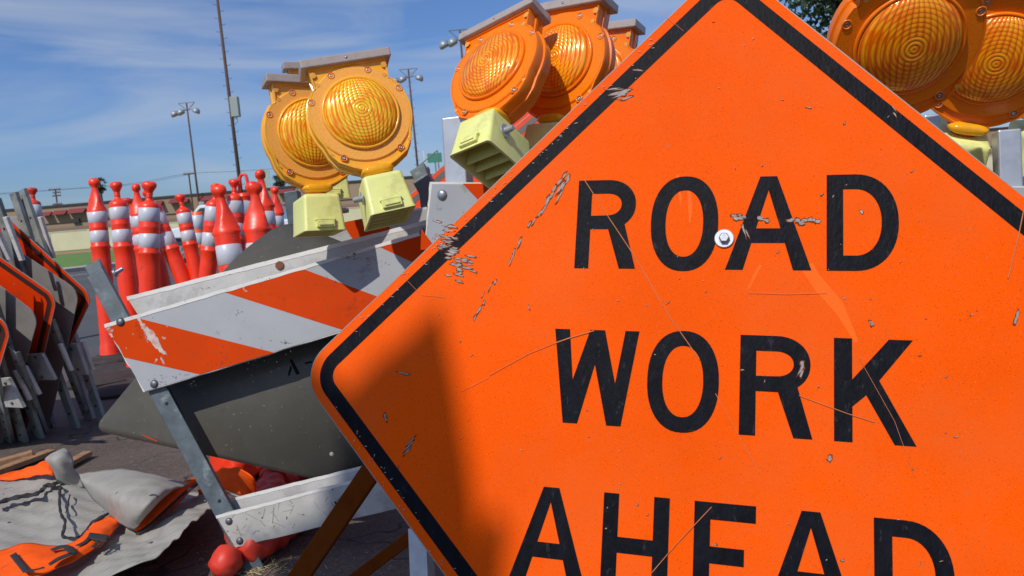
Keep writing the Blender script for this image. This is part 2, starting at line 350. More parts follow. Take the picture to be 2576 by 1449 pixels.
# worn scar on the stripe + chips
def bflake(mb,cx,cy,l,w,ang,off,n=9):
    pts=[]
    for i in range(n):
        t=2*math.pi*i/n; r=1-.5*random.random(); a=math.cos(t)*l/2*r; b=math.sin(t)*w/2*r; c,s=math.cos(rad(ang)),math.sin(rad(ang)); pts.append((cx+a*c-b*s,cy+a*s+b*c))
    mb.slab([onB(x,y,off) for x,y in pts],BN*.0002)
mb=MB(); k=0
def jagpoly(pts,n=4,amp=3.0):
    out=[]
    for a,b in zip(pts,pts[1:]+pts[:1]):
        for q in range(n): t=q/n; out.append((a[0]+(b[0]-a[0])*t+(random.gauss(0,amp) if q else 0),a[1]+(b[1]-a[1])*t+(random.gauss(0,amp) if q else 0)))
    return out
for pl in ([(412,712),(440,712),(462,757),(500,785),(538,815),(560,850),(585,905),(628,977),(598,962),(572,945),(548,925),(522,890),(492,862),(476,812),(452,780),(428,735)],
    [(584,985),(592,985),(612,1030),(604,1034)],[(556,995),(561,997),(545,1028),(540,1026)],[(470,820),(476,820),(500,890),(495,892)],[(590,850),(622,852),(600,866)],[(212,790),(236,782),(244,796),(222,806)],[(222,812),(262,792),(258,806),(236,818)],[(232,825),(250,822),(262,850),(246,850)],[(1146,480),(1150,480),(1152,520),(1180,538),(1160,540),(1146,525)]):
    k+=1; mb.slab([onB(*z7(*q),.0016+.00002*k) for q in jagpoly(pl)],BN*.0001)
for X,Y in ((628,778),(395,828),(350,925),(700,640),(900,512),(930,520)): k+=1; bflake(mb,*z7(X,Y),6,3,20,.0016+.00002*k)
absorb(fb,mb,mat('scraped_sheeting',(.50,.42,.38),rough=.7,spec=.1,var=.2,vscale=60,dirt=(.45,.10,.03),damt=.8,dscale=45,dth=.5))
mb=MB(); k=0
for (cx,cy,sx,sy,n) in ((900,515,60,12,14),(1120,680,20,18,5),(1150,990,320,60,40),(1890,300,90,20,30),(2050,330,60,40,14),(1430,885,60,8,14),(700,1140,160,50,22),(1000,950,400,200,30),(1750,550,300,150,34),(930,1030,60,14,9),(1280,480,140,60,10),(560,1150,60,25,16)):
    for i in range(n):
        k+=1; bflake(mb,*z7(cx+random.gauss(0,sx*.6),cy+random.gauss(0,sy*.6)),random.uniform(1.2,6.5),random.uniform(.8,2.4),random.uniform(-40,60),.0023+.000004*k,7)
absorb(fb,mb,mat('grime',(.10,.07,.05),rough=.8,var=.4,vscale=60))
# back board behind the legs
btl,btr=z7(352,573),(1175,528)
BPAINT=mat('grey_white_paint',(.43,.42,.40),rough=.65,var=.08,vscale=15,dirt=(.2,.18,.16),damt=.4,dscale=10,bump=.4,bscale=60)
bb=board(MB(),jag(btl,btr,26,.6)+[(1250,690),(420,905)],-.064,.014).out('back_board',BPAINT,bar1)
def edge_strip(p0,p1,h,off,par):
    n=40; up=jag(p0,p1,n,.35)+[p1]; lo=[(x+h*.25,y+h+random.gauss(0,.5)) for x,y in up]
    m_=MB(); 
    for i in range(n): m_.slab([onB(*up[i],off),onB(*up[i+1],off),onB(*lo[i+1],off),onB(*lo[i],off)],BN*.0006)
    absorb(par,m_,WPAINT)
edge_strip((btl[0],btl[1]+.5),(btr[0],btr[1]+.5),10,-.0636,bb); edge_strip((TL[0],TL[1]+.5),(TR[0],TR[1]+.5),8,.0016,fb)
mb=MB(); M_=Matrix.Translation(onB(*z7(1397,362),-.0635))@Matrix((BU,BN.cross(BU),BN)).transposed().to_4x4(); mb.lathe([(.009,0),(.0125,0),(.0125,.004),(.009,.004)],20,M_); mb.out('rusty_hole_rim',mat('rust',(.16,.05,.02),rough=.8,var=.3,vscale=80),bb)
# lower planks
lp=board(MB(),jag((543,1297),(1240,1115),24,.6)+[(1275,1212)]+jag((1270,1213),(592,1377),20,.5)+jag((592,1377),(543,1297),4,.4),.0,.017).out('lower_plank',WDIRTY,bar1)
rp=board(MB(),jag((531,1266),(1230,1092),24,.6)+[(1270,1190),(577,1345)],-.066,.016).out('rear_lower_plank',BPAINT,bar1)
edge_strip((531,1266.5),(1230,1092.5),8,-.0656,rp); edge_strip((543,1297.5),(1240,1115.5),8,.0004,lp)
mb=MB(); sl=random.Random(8)
for i in range(26):
    x=sl.uniform(565,900); y=1297-(x-543)*.262+sl.uniform(12,70); a=rad(sl.choice([-70,-50,-20,20,40,60])+sl.gauss(0,10)); l=sl.uniform(10,42); w_=sl.uniform(.6,1.4); dx,dy=math.cos(a)*l/2,math.sin(a)*l/2
    nx,ny=-math.sin(a)*w_/2,math.cos(a)*w_/2; cxy=[(x-dx-nx,y-dy-ny),(x+dx-nx,y+dy-ny),(x+dx+nx,y+dy+ny),(x-dx+nx,y-dy+ny)]
    if all(1304-(q[0]-543)*.262<q[1]<1374-(q[0]-592)*.25 for q in cxy): mb.slab([onB(*q,.0004+.00001*i) for q in cxy],BN*.0001)
absorb(lp,mb,mat('dark_scratch',(.17,.16,.15),rough=.8))
def stencil(mb,px,off): mb.slab([onB(x,y,off) for x,y in px],BN*.0003)
mb=MB(); stencil(mb,[z8(1490,1040),z8(1493,1040),z8(1512,1005),z8(1504,1000),z8(1496,1018)],.0006); stencil(mb,[z8(1500,972),z8(1512,970),z8(1548,1022),z8(1530,1028)],.0006); mb.out('stencilled_letter',BLACK,lp)
# legs: U channel, web on the right
AXL=(onB(645,1437)-onB(233,668)).normalized(); AXW=AXL.cross(BN).normalized()
if AXW.dot(RT)<0: AXW=-AXW
def uprof(w,d,t): return [(-w,0),(0,0),(0,-d),(-w,-d),(-w,-d+t),(-t,-d+t),(-t,-t),(-w,-t)]
def leg(px0,px1,w,off=-.0145,par=bar1,ang=None):
    dv=(onB(px0[0],px0[1],off)-onB(px0[0]-8,px0[1]-27,off-.048))/.048
    m_=MB().sweep(onB(*px0,off),onB(*px1,off),uprof(w,.048,.0035),AXW,dv); o=m_.out('leg',GALV,par); bevel(o,.0015,2); return o
l1=leg((258,676),(667,1432),.050)
l2=leg((1075,436),(1500,1190),.050)
# rivet heads and the hinge bolt
def head(par,p,r,n,m_,h=.006,name='bolt'):
    t1=n.cross(V((0,0,1))).normalized(); M_=Matrix.Translation(p)@Matrix((t1,n.cross(t1),n)).transposed().to_4x4()
    o=MB().lathe([(.0001,-.001),(r,-.001),(r*.98,h*.25),(r*.8,h*.7),(r*.45,h*.95),(.0001,h)],20,M_).out(name,m_,par,True); return o
head(bar1,onB(*z7(312,747),.001),.0125,BN,BOLTD,.008); head(bar1,onB(*z7(541,1170),.001),.0115,BN,BOLTD,.006)
head(bar1,onB(*z7(2375,133),.001),.012,BN,BOLTD,.008); head(bar1,onB(*z8(826,1098),.001),.0095,BN,BOLTD,.005); head(bar1,onB(*z8(895,1224),.001),.0095,BN,BOLTD,.005)
for X,Y in ((427,343),(765,968),(940,1287)):
    head(bar1,onB(*z8(X,Y),-.0142),.005,BN,mat('bolt_hole_dark',(.01,.01,.012),rough=.8),.0008,'bolt_hole')
p=onB(288,688,-.036); mb=MB(); mb.tube([p,p+AXW*.006],.012,16); mb.tube([p+AXW*.006,p+AXW*.016,p+AXW*.028],[.0065,.0065,.0055],14); autosmooth(mb.out('hinge_bolt',BOLT,bar1))
# ---------------------------------------------------------------- grey sign back behind the barricade
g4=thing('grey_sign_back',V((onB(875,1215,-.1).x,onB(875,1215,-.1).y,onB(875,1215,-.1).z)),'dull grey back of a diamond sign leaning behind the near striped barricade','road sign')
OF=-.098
def rpoly(pts,r,n=7):
    """round the corners of a pixel polygon"""
    out=[]; N=len(pts)
    for i in range(N):
        p0,p1,p2=V(pts[i-1]),V(pts[i]),V(pts[(i+1)%N]); a=p1+(p0-p1).normalized()*r; b=p1+(p2-p1).normalized()*r
        for k in range(n+1):
            t=k/n; out.append(tuple(a*(1-t)**2+p1*2*t*(1-t)+b*t*t))
    return out
poly=rpoly([(688,528),(1215,760),(915,1232),(232,1082)],42)
bend=lambda x,y:max(0,(700-y))*.00022*max(0,1-abs(x-660)/190)
pp=[onB(x,y,OF-bend(x,y)) for x,y in poly]
# interior grid so the bent top corner shades smoothly
def inside(x,y,pl):
    c=False; j=len(pl)-1
    for i in range(len(pl)):
        if (pl[i][1]>y)!=(pl[j][1]>y) and x<(pl[j][0]-pl[i][0])*(y-pl[i][1])/(pl[j][1]-pl[i][1])+pl[i][0]: c=not c
        j=i
    return c
bm=bmesh.new(); vs=[bm.verts.new(onB(x,y,OF)) for x,y in poly]; f0=bm.faces.new(vs)
for yy in range(560,720,10):
    a,b=onB(0,yy,OF),onB(2000,yy,OF); nn=(b-a).cross(BN).normalized(); bmesh.ops.bisect_plane(bm,geom=bm.verts[:]+bm.edges[:]+bm.faces[:],plane_co=a,plane_no=nn)
def proj(p):
    d=p-CO; z=d.dot(fwd); return 1288+d.dot(RT)/z*FPX,724.5-d.dot(UP)/z*FPX
for v in bm.verts:
    x,y=proj(v.co); q=max(0,(690-y))/140; v.co-=BN*(.10*q*q)
me_v=[v.co.copy() for v in bm.verts]; bm.verts.index_update(); me_f=[tuple(v.index for v in f.verts) for f in bm.faces]; bm.free()
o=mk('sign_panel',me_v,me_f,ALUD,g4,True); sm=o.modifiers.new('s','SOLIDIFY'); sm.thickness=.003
# its lettering
mb=MB(); F4=lambda pts:[onB(*z8(X,Y),OF+.001) for X,Y in pts]
mb.slab(F4([(1205,165),(1216,165),(1228,118),(1222,95),(1208,140)]),BN*.0003); mb.slab(F4([(1213,60),(1233,60),(1282,152),(1258,158)]),BN*.0003); mb.slab(F4([(1312,80),(1358,70),(1360,82),(1316,92)]),BN*.0003)
mb.out('stencilled_letter',BLACK,g4)
mb=MB(); mb.slab(F4([(264,541),(270,541),(330,566),(370,585),(366,588),(310,566)]),BN*.0003); mb.out('orange_scuff',SHEETO,g4)
head(g4,onB(*z8(1484,667),OF+.001),.006,BN,ALU,.001,'bolt_hole')
# ---------------------------------------------------------------- warning lights
R=.089
def amber(name,base,tr,rough=.22,dirt=(.45,.2,.08)):
    m=mat(name,base,rough=rough,var=.10,vscale=14,dirt=dirt,damt=.3,dscale=24,dth=.5,dwid=.2,coat=.2,spec=.3,transl=tr,bump=.04,bscale=80); return m
AM1=amber('pale_lit_amber_plastic',(1.0,.45,.035),.06); AM2=amber('deep_amber_plastic',(1.0,.20,.001),.10); AM3=amber('boss_amber',(.80,.20,.02),.05)  # pale and deep tones differ partly by lighting, painted into the plastic
AMC1=amber('amber_collar',(.95,.42,.006),.1,.15); 
def ringmat(name,base,tr):
    m=bpy.data.materials.new(name); m.use_nodes=True; nt=m.node_tree; L=nt.links.new; b=nt.nodes['Principled BSDF']
    tc=_n(nt,'ShaderNodeTexCoord'); mp=_n(nt,'ShaderNodeMapping'); mp.inputs['Rotation'].default_value=(0,0,rad(45)); L(tc.outputs['Object'],mp.inputs[0])
    ck=_n(nt,'ShaderNodeTexVoronoi'); ck.inputs['Scale'].default_value=520; L(mp.outputs[0],ck.inputs['Vector'])
    x=_n(nt,'ShaderNodeMix',data_type='RGBA'); L(ck.outputs['Distance'],x.inputs[0]); x.inputs[6].default_value=(*[min(1,c*1.15) for c in base],1); x.inputs[7].default_value=(base[0]*.82,base[1]*.72,base[2]*.6,1)
    L(x.outputs[2],b.inputs['Base Color']); b.inputs['Roughness'].default_value=.3; b.inputs['Coat Weight'].default_value=.15; b.inputs['Specular IOR Level'].default_value=.25
    bp=_n(nt,'ShaderNodeBump'); bp.inputs['Strength'].default_value=.3; bp.inputs['Distance'].default_value=.0006; L(ck.outputs['Distance'],bp.inputs['Height']); L(bp.outputs[0],b.inputs['Normal'])
    t=_n(nt,'ShaderNodeBsdfTranslucent'); L(x.outputs[2],t.inputs[0]); ms=_n(nt,'ShaderNodeMixShader'); ms.inputs[0].default_value=tr
    L(b.outputs[0],ms.inputs[1]); L(t.outputs[0],ms.inputs[2]); L(ms.outputs[0],nt.nodes['Material Output'].inputs[0]); return m
RING1=ringmat('pale_lit_reflector_ring',(1.0,.44,.085),.04); RING2=ringmat('deep_shaded_reflector_ring',(1.0,.225,.002),.08)  # brighter and darker ring copies carry part of the lamps' lighting
def lensmat(name,c1,c2,seed):
    """moulded lens: concentric prisms crossed by upright ribs with glints painted into the colour"""
    m=bpy.data.materials.new(name); m.use_nodes=True; nt=m.node_tree; L=nt.links.new; b=nt.nodes['Principled BSDF']
    tc=_n(nt,'ShaderNodeTexCoord'); sx=_n(nt,'ShaderNodeSeparateXYZ'); L(tc.outputs['Object'],sx.inputs[0])
    def M(op,a,bb=None):
        n=_n(nt,'ShaderNodeMath',operation=op)
        for i,s_ in enumerate((a,bb)):
            if s_ is None: continue
            if isinstance(s_,(int,float)): n.inputs[i].default_value=s_
            else: L(s_,n.inputs[i])
        return n.outputs[0]
    X=M('MULTIPLY',sx.outputs[0],1/R); Y=M('MULTIPLY',sx.outputs[1],1/R)
    r=M('SQRT',M('ADD',M('MULTIPLY',X,X),M('MULTIPLY',Y,Y)))
    rings=M('POWER',M('ABSOLUTE',M('SINE',M('MULTIPLY',r,36.0))),.7); core=M('LESS_THAN',r,.26)
    # ribs bow outward like lines of longitude
    q=M('DIVIDE',X,M('SQRT',M('MAXIMUM',M('SUBTRACT',1.25,M('MULTIPLY',Y,Y)),.08)))
    ribs=M('POWER',M('ABSOLUTE',M('SINE',M('MULTIPLY',q,26.0))),.8)
    hgt=M('ADD',M('MULTIPLY',rings,M('ADD',.35,M('MULTIPLY',core,.6))),M('MULTIPLY',ribs,M('SUBTRACT',1.0,M('MULTIPLY',core,.8))))
    tex=M('MULTIPLY',rings,M('MAXIMUM',ribs,M('MULTIPLY',core,.8)))
    no=_n(nt,'ShaderNodeTexNoise'); no.inputs['Scale'].default_value=34; no.inputs['Detail'].default_value=5
    mp=_n(nt,'ShaderNodeMapping'); mp.inputs['Location'].default_value=(seed,seed*.7,0); L(tc.outputs['Object'],mp.inputs[0]); L(mp.outputs[0],no.inputs['Vector'])
    nr=_n(nt,'ShaderNodeMapRange'); L(no.outputs['Fac'],nr.inputs[0]); nr.inputs[1].default_value=.35; nr.inputs[2].default_value=.65; nr.inputs[3].default_value=.35; nr.inputs[4].default_value=1.1; f=M('MULTIPLY',tex,nr.outputs[0])
    mr=_n(nt,'ShaderNodeMapRange'); L(f,mr.inputs[0]); mr.inputs[1].default_value=.10; mr.inputs[2].default_value=.58
    x=_n(nt,'ShaderNodeMix',data_type='RGBA'); L(mr.outputs[0],x.inputs[0]); x.inputs[6].default_value=(*c1,1); x.inputs[7].default_value=(*c2,1)  # bright dots and patches paint glints and glare into the lens colour
    L(x.outputs[2],b.inputs['Base Color']); b.inputs['Roughness'].default_value=.22; b.inputs['Metallic'].default_value=.1; b.inputs['Coat Weight'].default_value=.25; b.inputs['Coat Roughness'].default_value=.08; b.inputs['Specular IOR Level'].default_value=.4
    bp=_n(nt,'ShaderNodeBump'); bp.inputs['Strength'].default_value=.55; bp.inputs['Distance'].default_value=.0022; L(hgt,bp.inputs['Height']); L(bp.outputs[0],b.inputs['Normal'])
    t=_n(nt,'ShaderNodeBsdfTranslucent'); L(x.outputs[2],t.inputs[0]); ms=_n(nt,'ShaderNodeMixShader'); ms.inputs[0].default_value=.06
    L(b.outputs[0],ms.inputs[1]); L(t.outputs[0],ms.inputs[2]); L(ms.outputs[0],nt.nodes['Material Output'].inputs[0]); return m
LENS1=lensmat('golden_lens',(.98,.22,.0005),(1,.68,.03),.3); LENS2=lensmat('orange_lens',(.85,.13,.001),(1,.40,.006),.9)  # dimmer orange copy holds some of the deep lamps' shade
def outline(k=1.0,dy=0):
    pr=[(1.10,1.50),(1.06,.92),(1.12,.86)]
    pr+=[(1.44*math.cos(rad(a)),1.44*math.sin(rad(a))) for a in range(36,-31,-6)]
    pr+=[(1.16,-1.02),(.98,-1.30),(.62,-1.52),(.30,-1.66)]
    pts=pr+[(-x,y) for x,y in pr[::-1]]
    return [(x*k*R,(y*k+dy)*R) for x,y in pts]
def loops_mesh(loops,caps=True):
    n=len(loops[0]); vs=[p for l in loops for p in l]; fs=[(i*n+j,i*n+(j+1)%n,(i+1)*n+(j+1)%n,(i+1)*n+j) for i in range(len(loops)-1) for j in range(n)]
    if caps: fs+=[tuple(range(n-1,-1,-1)),tuple(range((len(loops)-1)*n,len(loops)*n))]
    return vs,fs
def build_light():
    r=bpy.data.objects.new('warning_light',None); r.empty_display_size=.1; COL.objects.link(r)
    L=lambda k,z,dy=0:[V((x,y,z*R)) for x,y in outline(k,dy)]
    vs,fs=loops_mesh([L(.955,-.70),L(.985,-.66),L(.985,-.42),L(1.02,-.40),L(1.02,-.32),L(.985,-.30),L(1.0,-.05),L(.985,0),L(.955,0),L(.945,-.05)])
    hs=autosmooth(mk('housing',vs,fs,AM1,r,local=True),40)
    # reflector ring
    k=64; ring=[]
    prof=[(1.07,-.06),(1.07,.0),(1.36,.0),(1.39,-.03),(1.39,-.06)]
    o=MB().lathe([(a*R,b*R) for a,b in prof[:]],k)
    o.f=[f for f in o.f if len(f)==4]; o.out('reflector_ring',RING1,r,local=True)
    # lens dome with a raised lip
    pr=[(1.05,-.06),(1.07,.02),(1.06,.07),(1.02,.09),(.99,.065)]; o=MB().lathe([(a*R,b*R) for a,b in pr],k); o.f=[f for f in o.f if len(f)==4]
    le=MB().lathe([(R*.995*math.sin(t),R*(.03+.30*math.cos(t))) for t in [rad(90*i/22) for i in range(22,-1,-1)][:-1]]+[(.0005,R*.33)],k).out('lens',LENS1,r,True,local=True)
    o.out('lens_rim',AM1,le,True,local=True)
    # cap
    c=MB().box((0,1.60*R,-.32*R),1.27*R,.125*R,.45*R).out('cap',CAPM,r,local=True); bevel(c,.003,3)
    mb=MB(); mb.lathe([(.0001,0),(.0032,0),(.0030,.0014),(.0001,.002)],12,Matrix.Translation((0,1.6*R,.13*R))); mb.out('cap_screw',BOLT,c,True,local=True)
    for x,y in ((-.52,1.20),(.52,1.20),(-1.24,.52),(1.24,.52),(-.80,-1.18),(.80,-1.18)):
        M_=Matrix.Translation((x*R,y*R,-.02*R)); s1=MB().lathe([(.0048,0),(.0092,0),(.0092,.0022),(.0078,.0034),(.0062,.0022),(.0058,.0006)],20,M_); s1.f=[f for f in s1.f if len(f)==4]
        so=s1.out('screw_boss',AM3,r,True,local=True); MB().lathe([(.0001,.0001),(.0042,.0001),(.0040,.0020),(.0014,.0024),(.0010,.0012),(.0001,.0012)],14,M_).out('screw',BOLT,so,True,local=True)
    for x,y,q in ((-1.0,1.28,.085),(1.0,1.28,.085),(-.94,.98,.06),(.94,.98,.06),(-1.1,-1.0,.045),(1.1,-1.0,.05)):
        MB().lathe([(.0001,0),(q*R,0),(q*R,.0003),(.0001,.0004)],16,Matrix.Translation((x*R,y*R,.003*R))).out('moulded_dot',amber('moulded_dot',(.80,.36,.06),.05),r,False,local=True)
    # collar and neck
    el=[(.46*math.cos(t)*abs(math.cos(t))**-.35 if abs(math.cos(t))>.02 else 0,.135*math.sin(t)) for t in [2*math.pi*i/28 for i in range(28)]]
    mb=MB(); lo=[]
    for z,s_ in ((-.62,.6),(-.45,.92),(-.2,1),(.02,.98),(.12,.85),(.17,.6)): lo.append([V((x*s_*R,(y*s_-1.68)*R,z*R)) for x,y in el])
    mk('collar',*loops_mesh(lo),AMC1,r,True,local=True)
    o=MB().lathe([(.30*R,-.12*R),(.30*R,.10*R)],24,Matrix.Translation((0,-1.80*R,-.3*R))@Matrix.Rotation(rad(90),4,'X')).out('neck',AM2,r,True,local=True)
    # battery case: open hollow underside with ribs
    wt,wb,d0,d1=.54,.63,.52,-1.20
    y0,y1=-1.90,-3.02
    def rr(w,za,zb,y,rr_=.10):
        pts=[]
        for cx,cz,a0 in ((w-rr_,za-rr_,0),(-w+rr_,za-rr_,90),(-w+rr_,zb+rr_,180),(w-rr_,zb+rr_,270)):
            for i in range(5):
                a=rad(a0+90*i/4); pts.append(V(((cx+rr_*math.cos(a))*R,y*R,(cz+rr_*math.sin(a))*R)))
        return pts
    lo=[rr(wt-.07,d0-.20,d1+.1,y0,.08),rr(wt,d0-.11,d1+.03,y0-.05),rr(wt+.01,d0-.09,d1,y0-.14),rr(wb-.02,d0,d1,y1+.10),rr(wb,d0+.02,d1,y1+.02),rr(wb,d0+.02,d1,y1),rr(wb-.06,d0-.04,d1+.06,y1),rr(wt-.05,d0-.16,d1+.06,y0-.18)]
    case=autosmooth(mk('battery_case',*loops_mesh(lo),YEL,r,local=True),50)
    mb=MB()
    for z in (-.05,-.42,-.80): mb.box((0,-2.62*R,z*R),.53*R,.33*R,.02*R)
    mb.out('inner_rib',YEL,case,local=True)
    mb=MB(); mb.box((0,-2.83*R,(d0+.035)*R),.27*R,.10*R,.055*R); mb.box((0,-2.70*R,(d0+.01)*R),.30*R,.03*R,.06*R); c=mb.out('clip',YEL,case,local=True); bevel(c,.0018,2)
    MB().box((0,-2.845*R,(d0+.10)*R),.20*R,.02*R,.02*R).out('clip_bar',YEL,c,local=True)
    mb=MB(); M_=Matrix.Translation((-wb*R+.001,-2.38*R,-.02*R))@Matrix.Rotation(rad(-90),4,'Y')
    mb.lathe([(.0001,0),(.0155,0),(.0155,.0025),(.0075,.003),(.0075,.017),(.0062,.018),(.0062,.023),(.0001,.024)],18,M_); b=autosmooth(mb.out('side_bolt',GALVL,case,local=True),35)
    return r
def kids(o): return [c for c in bpy.data.objects if c.parent==o]
def tree_copy(o,par=None):
    c=o.copy(); COL.objects.link(c)
    if par is not None: c.parent=par
    for k in kids(o): tree_copy(k,c)
    return c
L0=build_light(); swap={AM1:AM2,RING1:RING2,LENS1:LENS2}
def deepen(o,cache={}):  # swaps in deeper copies, tone partly painted shade
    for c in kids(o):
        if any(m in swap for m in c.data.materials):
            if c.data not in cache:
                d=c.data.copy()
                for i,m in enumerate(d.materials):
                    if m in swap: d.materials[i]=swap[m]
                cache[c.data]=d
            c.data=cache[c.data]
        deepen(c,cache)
def place_light(o,cx,cy,a,b,sgn,flip=False):
    """a,b: picture vectors of lens radius along the lamp's own right and up; solved for tilt and distance"""
    a=V((a[0],-a[1])); b=V((b[0],-b[1])); ab=a.dot(b); D=a.length_squared-b.length_squared  # az^2 = bz^2 - D
    # az*bz=-ab ; bz^2-az^2=D
    x=(-D+math.sqrt(D*D+4*ab*ab))/2; az=math.sqrt(max(x,1e-6)); bz=math.sqrt(max(D+x,0))
    if ab>0: az,bz=sgn*az,-sgn*bz
    else: az,bz=sgn*az,sgn*bz
    Lr=math.sqrt(a.length_squared+az*az); d=FPX*R/Lr
    X=(RT*a.x+UP*a.y+fwd*az).normalized(); Y=(RT*b.x+UP*b.y+fwd*bz); Y=(Y-X*Y.dot(X)).normalized(); Z=X.cross(Y)
    # tilt the frame with the viewing ray so the off-axis view keeps the measured look
    q=fwd.rotation_difference(ray(cx,cy).normalized()); M3=Matrix((X,Y,Z)).transposed()
    M3=q.to_matrix()@M3
    o.matrix_world=Matrix.Translation(P(cx,cy,d))@M3.to_4x4()
    if flip: pass
    return d
lights=[ # cx,cy,a,b,sgn,deep,label
 (908.5,283.5,(87.8,-17.2),(-22.5,-82),1,0,'amber warning light with fully visible gold lens, frontmost of the left cluster'),
 (788,334,(81,-.5),(-5,-81),1,0,'amber warning light with upright yellow case, half hidden behind the fully visible one'),
 (816,283,(71,-3),(-4,-71),1,0,'mostly hidden warning light in the left cluster, only its cap corner rising above'),
 (1238,166,(75.9,-35.2),(8,-70),-1,1,'orange warning light strongly tilted, showing the hollow underside of its yellow case'),
 (1405,151,(78,-9.8),(9.8,-84),-1,1,'orange warning light behind the tilted one, partly covered by the big sign edge'),
 (1500,196,(72,-5),(4,-76),-1,1,'hindmost warning light of the middle cluster with its clear cap corner in view'),
 (2286,111,(119,-4),(12,-117),1,1,'large scuffed orange warning light above the upper right edge of the big sign'),
 (2501,150,(107,21.5),(28,-103),1,1,'orange warning light with yellow case at the right edge, behind the scuffed one'),
 (2668,160,(88,4),(12,-90),1,1,'warning light at the far right border, only its yellow case in view')]
for i,(cx,cy,a,b,s_,deep,lab) in enumerate(lights):
    o=L0 if i==0 else tree_copy(L0)
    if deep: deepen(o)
    if i in (1,3):
        for c in kids(o):
            for q in kids(c):
                if q.name.startswith('side_bolt'): q.scale.x=-1
    tag(o,lab,'warning light','amber barricade warning lights'); LD=place_light(o,cx,cy,a,b,s_); print('light',i,round(LD,2),[round(x,2) for x in (o.matrix_world.to_3x3()@V((0,0,1)))])
# ---------------------------------------------------------------- other barricades
def simple_barricade(label,TLp,TRp,hpx,posts,stripes,bolts,frontmat=SHEETW,galv=GALVL,group='folding barricades',legs_to=None):
    o,n=plane3(P(*TLp),P(*TRp),P(TLp[0]+.05*hpx,TLp[1]+hpx,TLp[2]))
    base=P(TLp[0],TLp[1],TLp[2]); r=thing('barricade',V((base.x,base.y,0)),label,'barricade',group)
    on=lambda x,y,f=0:hit(x,y,o+n*f,n)
    dn=.06
    pts=jag((TLp[0],TLp[1]),(TRp[0],TRp[1]),30,.7)+[(TRp[0]+dn*hpx,TRp[1]+hpx)]+jag((TLp[0]+dn*hpx-hpx*.15,TLp[1]+hpx),(TLp[0],TLp[1]),12,1.3)
    m_=MB().slab([on(x,y) for x,y in pts],-n*.018); b=m_.out('striped_board',[WPAINT],r)
    q=[(TLp[0]+5,TLp[1]+5),(TRp[0],TRp[1]+5),(TRp[0],TRp[1]+hpx),(TLp[0]-hpx*.08,TLp[1]+hpx-3)]
    MB().slab([on(x,y,.0006) for x,y in q],n*.0004).out('white_sheeting',frontmat,b)
    for s_ in stripes: MB().slab([on(x,y,.0016) for x,y in s_],n*.0003).out('orange_stripe',SHEETO,b)
    for x,y in bolts: head(r,on(x,y,.002),.0125,n,BOLT,.007)
    for (x0,y0,x1,y1,w) in posts:
        a=on(x0,y0,-.02); d=(on(x1,y1,-.02)-a).normalized(); e=a+d*((0-a.z)/d.z) if d.z<-.2 else on(x1,y1,-.02)
        sd=d.cross(n).normalized(); h=w/2
        o_=MB().sweep(a,e,[(-h,0),(h,0),(h,-w),(-h,-w)],sd,n).out('leg',galv,r); bevel(o_,.004,3)
    return r,on
b2,on2=simple_barricade('barricade behind the big sign with peeling white board end and bright steel posts',(1082,458,1.86),(2760,468,1.5),170,
  [(1137,293,1166,800,.055),(2345,287,2352,900,.03),(2540,324,2560,900,.042)],
  [[(1164,462),(1330,462),(1400,560),(1440,628),(1330,628),(1200,500)],[(1060,575),(1078,600),(1100,628),(1058,628)],[(1620,465),(1900,465),(2050,628),(1780,628)]],[(1112,490)])
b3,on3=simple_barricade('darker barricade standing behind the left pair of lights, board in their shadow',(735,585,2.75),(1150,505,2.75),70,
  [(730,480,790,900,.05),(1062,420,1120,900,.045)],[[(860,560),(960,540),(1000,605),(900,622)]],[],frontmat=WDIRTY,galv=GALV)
# red-orange sign leaning behind
def diamond_at(name,label,C0,X,Y,side,rad_,face,border,par=None,rot=0,cat='road sign',group=None,thick=.003,back=ALU):
    q=side/math.sqrt(2); N=X.cross(Y).normalized(); c,s=math.cos(rad(rot)),math.sin(rad(rot)); X2=X*c+Y*s; Y2=Y*c-X*s
    fr=lambda a,b,w:C0+X2*a+Y2*b+N*w
    r=par
    if par is None: r=thing(name,fr(0,-q,0),label,cat,group)
    curve_mesh('sign_panel',[diamond(q,rad_)],thick,lambda a,b,w:fr(a,b,w-thick),face,r)
    curve_mesh('panel_edge',[diamond(q+.001,rad_+.001),diamond(q-.0025,rad_-.0025)],thick+.001,lambda a,b,w:fr(a,b,w-thick-.0003),ALU,r)
    if border: curve_mesh('border',[diamond(q-.018*1.41,rad_-.012),diamond(q-.043*1.41,max(.012,rad_-.03))],.0004,lambda a,b,w:fr(a,b,w+.0006),border,r)
    return r,fr
Xs=(RT*1-fwd*.25).normalized(); Ys=(UP*.95+fwd*.2+RT*.02).normalized(); Ys=(Ys-Xs*Ys.dot(Xs)).normalized()
diamond_at('diamond_sign','red orange diamond sign leaning in the gap between the left lights and the steel post',P(1300,612,3.0),Xs,Ys,.914,.05,[ORANGE2],BLACK2,rot=-3)
Xs2=Xs
diamond_at('diamond_sign','red orange diamond sign in front of its twin, left of the steel post',P(1318,668,2.9),Xs,Ys,.914,.05,[ORANGE2],BLACK2,rot=-4)
